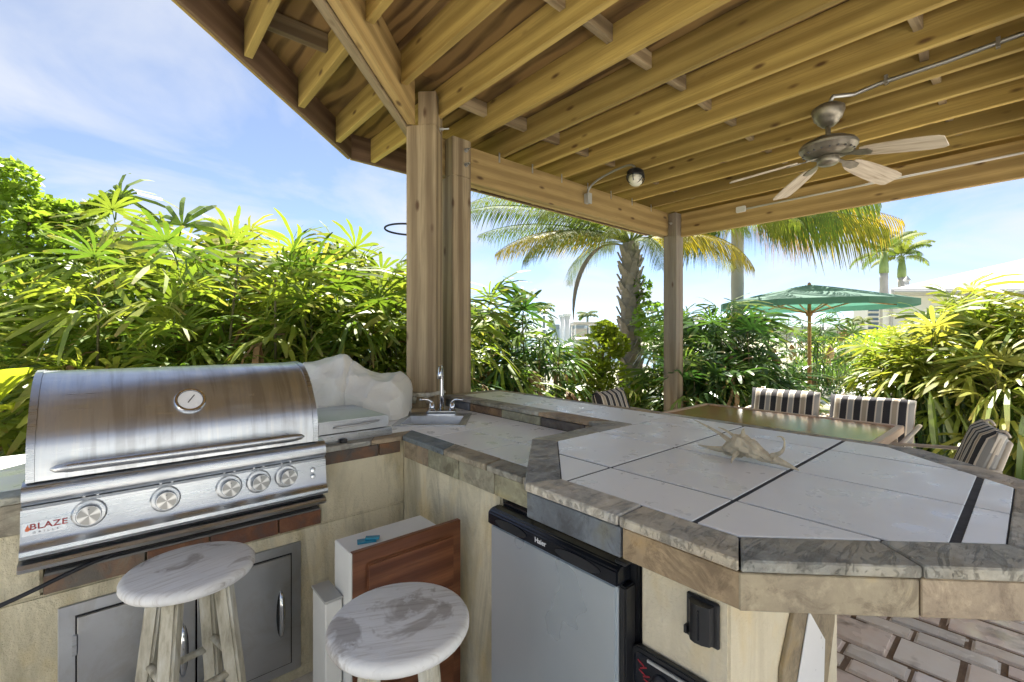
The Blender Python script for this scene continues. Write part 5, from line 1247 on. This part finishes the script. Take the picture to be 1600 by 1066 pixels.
bm.faces.new((ev2[0], ev2[1], rg[1], rg[0])); bm.faces.new((ev2[1], ev2[2], rg[1])); bm.faces.new((ev2[2], ev2[3], rg[0], rg[1])); bm.faces.new((ev2[3], ev2[0], rg[0]))
rf = obj('roof', bm, MT['roofwhite'], hs)
obj('gutter', tube(nb(), [fr_pt(r0_ - .3, f0_ - o_ - .06, 3.30), fr_pt(r1_ + .9, f0_ - o_ - .06, 3.30)], .07, 8), MT['grey'], rf)
obj('downpipe', tube(nb(), [fr_pt(r0_ + .35, f0_ - .08, 0), fr_pt(r0_ + .35, f0_ - .08, 3.2)], .05, 8), MT['grey'], hs)
obj('roof_vent', lathe(nb(), [(.10, 0), (.08, .15), (.16, .2), (.02, .42)], 10, Matrix.Translation(fr_pt(r0_ + 1.3, f0_ + .2, 3.75))), MT['grey'], rf)
for k in range(3):
    w = obj('window', prism(nb(), [(p.x, p.y) for p in (fr_pt(r0_ + 2.5 + k * 3.2, f0_ - .05, 0), fr_pt(r0_ + 4.1 + k * 3.2, f0_ - .05, 0), fr_pt(r0_ + 4.1 + k * 3.2, f0_ - .01, 0), fr_pt(r0_ + 2.5 + k * 3.2, f0_ - .01, 0))], 1.0, 2.3), MT['white'], hs)
    obj('pane', prism(nb(), [(p.x, p.y) for p in (fr_pt(r0_ + 2.6 + k * 3.2, f0_ - .07, 0), fr_pt(r0_ + 4.0 + k * 3.2, f0_ - .07, 0), fr_pt(r0_ + 4.0 + k * 3.2, f0_ - .052, 0), fr_pt(r0_ + 2.6 + k * 3.2, f0_ - .052, 0))], 1.08, 2.22), MT['glassblue'], w)
hb_ = thing('house_front', (1, -5.6, 0), 'white house wall with sliding doors added unseen behind the viewpoint to bounce sunlight into the pavilion', 'house')
obj('wall', box(nb(), -9, 12, -6.0, -5.5, 0, 3.3), MT['whitewall'], hb_)  # unseen wall, suggested by hood reflections, added to bounce sunlight under the roof
for k in range(5):
    w = obj('door_frame', box(nb(), -5.5 + k * 3.2, -3.1 + k * 3.2, -5.498, -5.45, .05, 2.3), MT['white'], hb_)
    for j in range(2): obj('pane', box(nb(), -5.42 + k * 3.2 + j * 1.16, -4.34 + k * 3.2 + j * 1.16, -5.448, -5.44, .13, 2.22), MT['glassblue'], w)
obj('roof', box(nb(), -9.5, 12.5, -12, -5.2, 3.31, 3.5), MT['roofwhite'], hb_)
tw = thing('tower_block', at(1368, 260), 'distant white apartment tower with stacked balconies left of the house', 'building')
def tbox(name, r0, r1, f0, f1, z0, z1, m, par=tw): return obj(name, prism(nb(), [(p.x, p.y) for p in (fr_pt(r0, f0, 0), fr_pt(r1, f0, 0), fr_pt(r1, f1, 0), fr_pt(r0, f1, 0))], z0, z1), MT[m], par)
tr0 = (1356 - 800) / 711 * 260; tr1 = (1386 - 800) / 711 * 260
tbox('wall', tr0 + .6, tr1, 261, 272, 0, 20, 'whitewall')
for k in range(7):
    z_ = 2.2 + k * 2.55
    tbox('window_band', tr0 + 1.0, tr1 - 3.2, 260.85, 260.98, z_ + .35, z_ + 1.9, 'glassblue'); tbox('window_band', tr1 - 2.4, tr1 - .6, 260.85, 260.98, z_ + .5, z_ + 1.7, 'glassblue'); tbox('balcony_slab', tr0, tr1 - 3, 258.6, 260.84, z_, z_ + .35, 'whitewall')
for k, (u0, u1, z_, f_) in enumerate(((1300, 1345, 3.2, 85), (1232, 1290, 3.4, 90))):
    t = thing('far_house', at((u0 + u1) / 2, f_), ('low grey house across the water below the tower block' if k == 0 else 'low grey house across the water behind the umbrella pole'), 'house', 'houses across the water')
    ra, rb = (u0 - 800) / 711 * f_, (u1 - 800) / 711 * f_
    tbox('wall', ra, rb, f_, f_ + 6, 0, z_ - .9, 'grey', t); tbox('roof', ra - .5, rb + .5, f_ - .5, f_ + 6.5, z_ - .89, z_ - .2, 'roofwhite', t)
t = thing('canal_house', at(905, 85), 'long pale house across the canal behind the boat', 'house')
ra, rb = (868 - 800) / 711 * 85, (975 - 800) / 711 * 85
tbox('wall', ra, rb, 85, 92, 0, 2.6, 'whitewall', t); tbox('roof', ra - .6, rb + .6, 84.4, 92.6, 2.61, 3.5, 'grey', t)
for k in range(6): tbox('window', ra + 1 + k * 1.9, ra + 2.1 + k * 1.9, 84.9, 84.99, .7, 2.0, 'glassblue', t)
dk = thing('dock', at(905, 21), 'pale concrete seawall and dock at the canal edge', 'dock')
ra, rb = (780 - 800) / 711 * 19, (1010 - 800) / 711 * 19
tbox('deck', ra, rb, 18.3, 19.4, .0045, .16, 'whitewall', dk)
for k in range(4): tbox('piling', ra + .6 + k * 1.6, ra + .85 + k * 1.6, 19.45, 19.7, 0, 1.1, 'white', dk)
bt = thing('white_boat', at(905, 24), 'white motor boat with a tan hardtop moored beyond the lime shrub', 'boat')
def bq(r): return (r - 800) / 711 * 24
bm = nb(); hull_p = [(bq(866), .05, .10), (bq(866), .9, .10)]
sec = []
for r, hw, zt_b in ((868, .95, 1.0), (890, 1.0, 1.0), (915, 1.0, 1.05), (940, .75, 1.15), (962, .08, 1.3)):
    sec.append([bm.verts.new(fr_pt(bq(r), 24 + y_, z_)) for y_, z_ in ((-hw, zt_b), (-hw * .8, .25), (0, .06), (hw * .8, .25), (hw, zt_b))])
for a, b in zip(sec, sec[1:]):
    for i in range(4): bm.faces.new((a[i], a[i + 1], b[i + 1], b[i]))
    bm.faces.new((a[4], a[0], b[0], b[4]))
bm.faces.new(sec[0][::-1]); bm.faces.new(sec[-1])
obj('hull', bm, MT['white'], bt)
tbox('console', bq(898), bq(915), 23.5, 24.5, 1.0, 1.75, 'alu', bt); tbox('hardtop', bq(893), bq(928), 23.2, 24.8, 1.95, 2.08, 'alu', bt); tbox('windscreen', bq(915.5), bq(917), 23.5, 24.5, 1.1, 1.9, 'glassblue', bt)
for r in (896, 924):
    for y_ in (-.7, .7): obj('hardtop_post', tube(nb(), [fr_pt(bq(r), 24 + y_, 1.0), fr_pt(bq(r), 24 + y_, 1.95)], .035, 6), MT['white'], bt)
tbox('outboard', bq(863), bq(868), 23.7, 24.3, .4, 1.35, 'white', bt)
for k, u in enumerate((886, 879)):
    t = thing('boat_lift_post', at(u, 21.5 + k), ('tall white boat-lift post beside the boat, nearer one' if k == 0 else 'tall white boat-lift post beside the boat, farther one'), 'post', 'boat lift posts')
    obj('pile', tube(nb(), [at(u, 21.5 + k, 0), at(u, 21.5 + k, 2.3)], .14, 10), MT['white'], t, smooth=True); obj('cap', lathe(nb(), [(.2, 0), (.2, .12), (.02, .3)], 10, Matrix.Translation(at(u, 21.5 + k, 2.3))), MT['white'], t)
# far tree line across the canal, one mass
ft = nb(); rr_ = random.Random(77); leaf_cloud(ft, [(fr_pt(rr_.uniform(-70, 110), 100 + rr_.uniform(-5, 15), 1.0), (rr_.uniform(2.5, 4.5), rr_.uniform(1.2, 2.4))) for _ in range(60)], 6000, .9, rr_)
tag(obj('far_tree_line', ft, MT['palmdark']), 'dark green tree line along the far bank of the canal', 'trees', kind='stuff')
# metal hoop hanging behind the corner post
hp_ = thing('wire_hoop', at(622, 3.25, 2.0), 'thin dark wire hoop bracket sticking out behind the corner post', 'hoop')
obj('hoop', tube(nb(), bez([at(648, 3.2, 2.155), at(612, 3.2, 2.17), at(588, 3.22, 2.155), at(590, 3.3, 2.125), at(620, 3.34, 2.11), at(652, 3.32, 2.105)], 24), .007, 8), MT['rubber'], hp_, smooth=True)
obj('stub', tube(nb(), [at(652, 3.32, 2.105), at(662, 3.1, 2.12)], .010, 8), MT['rubber'], hp_, smooth=True)
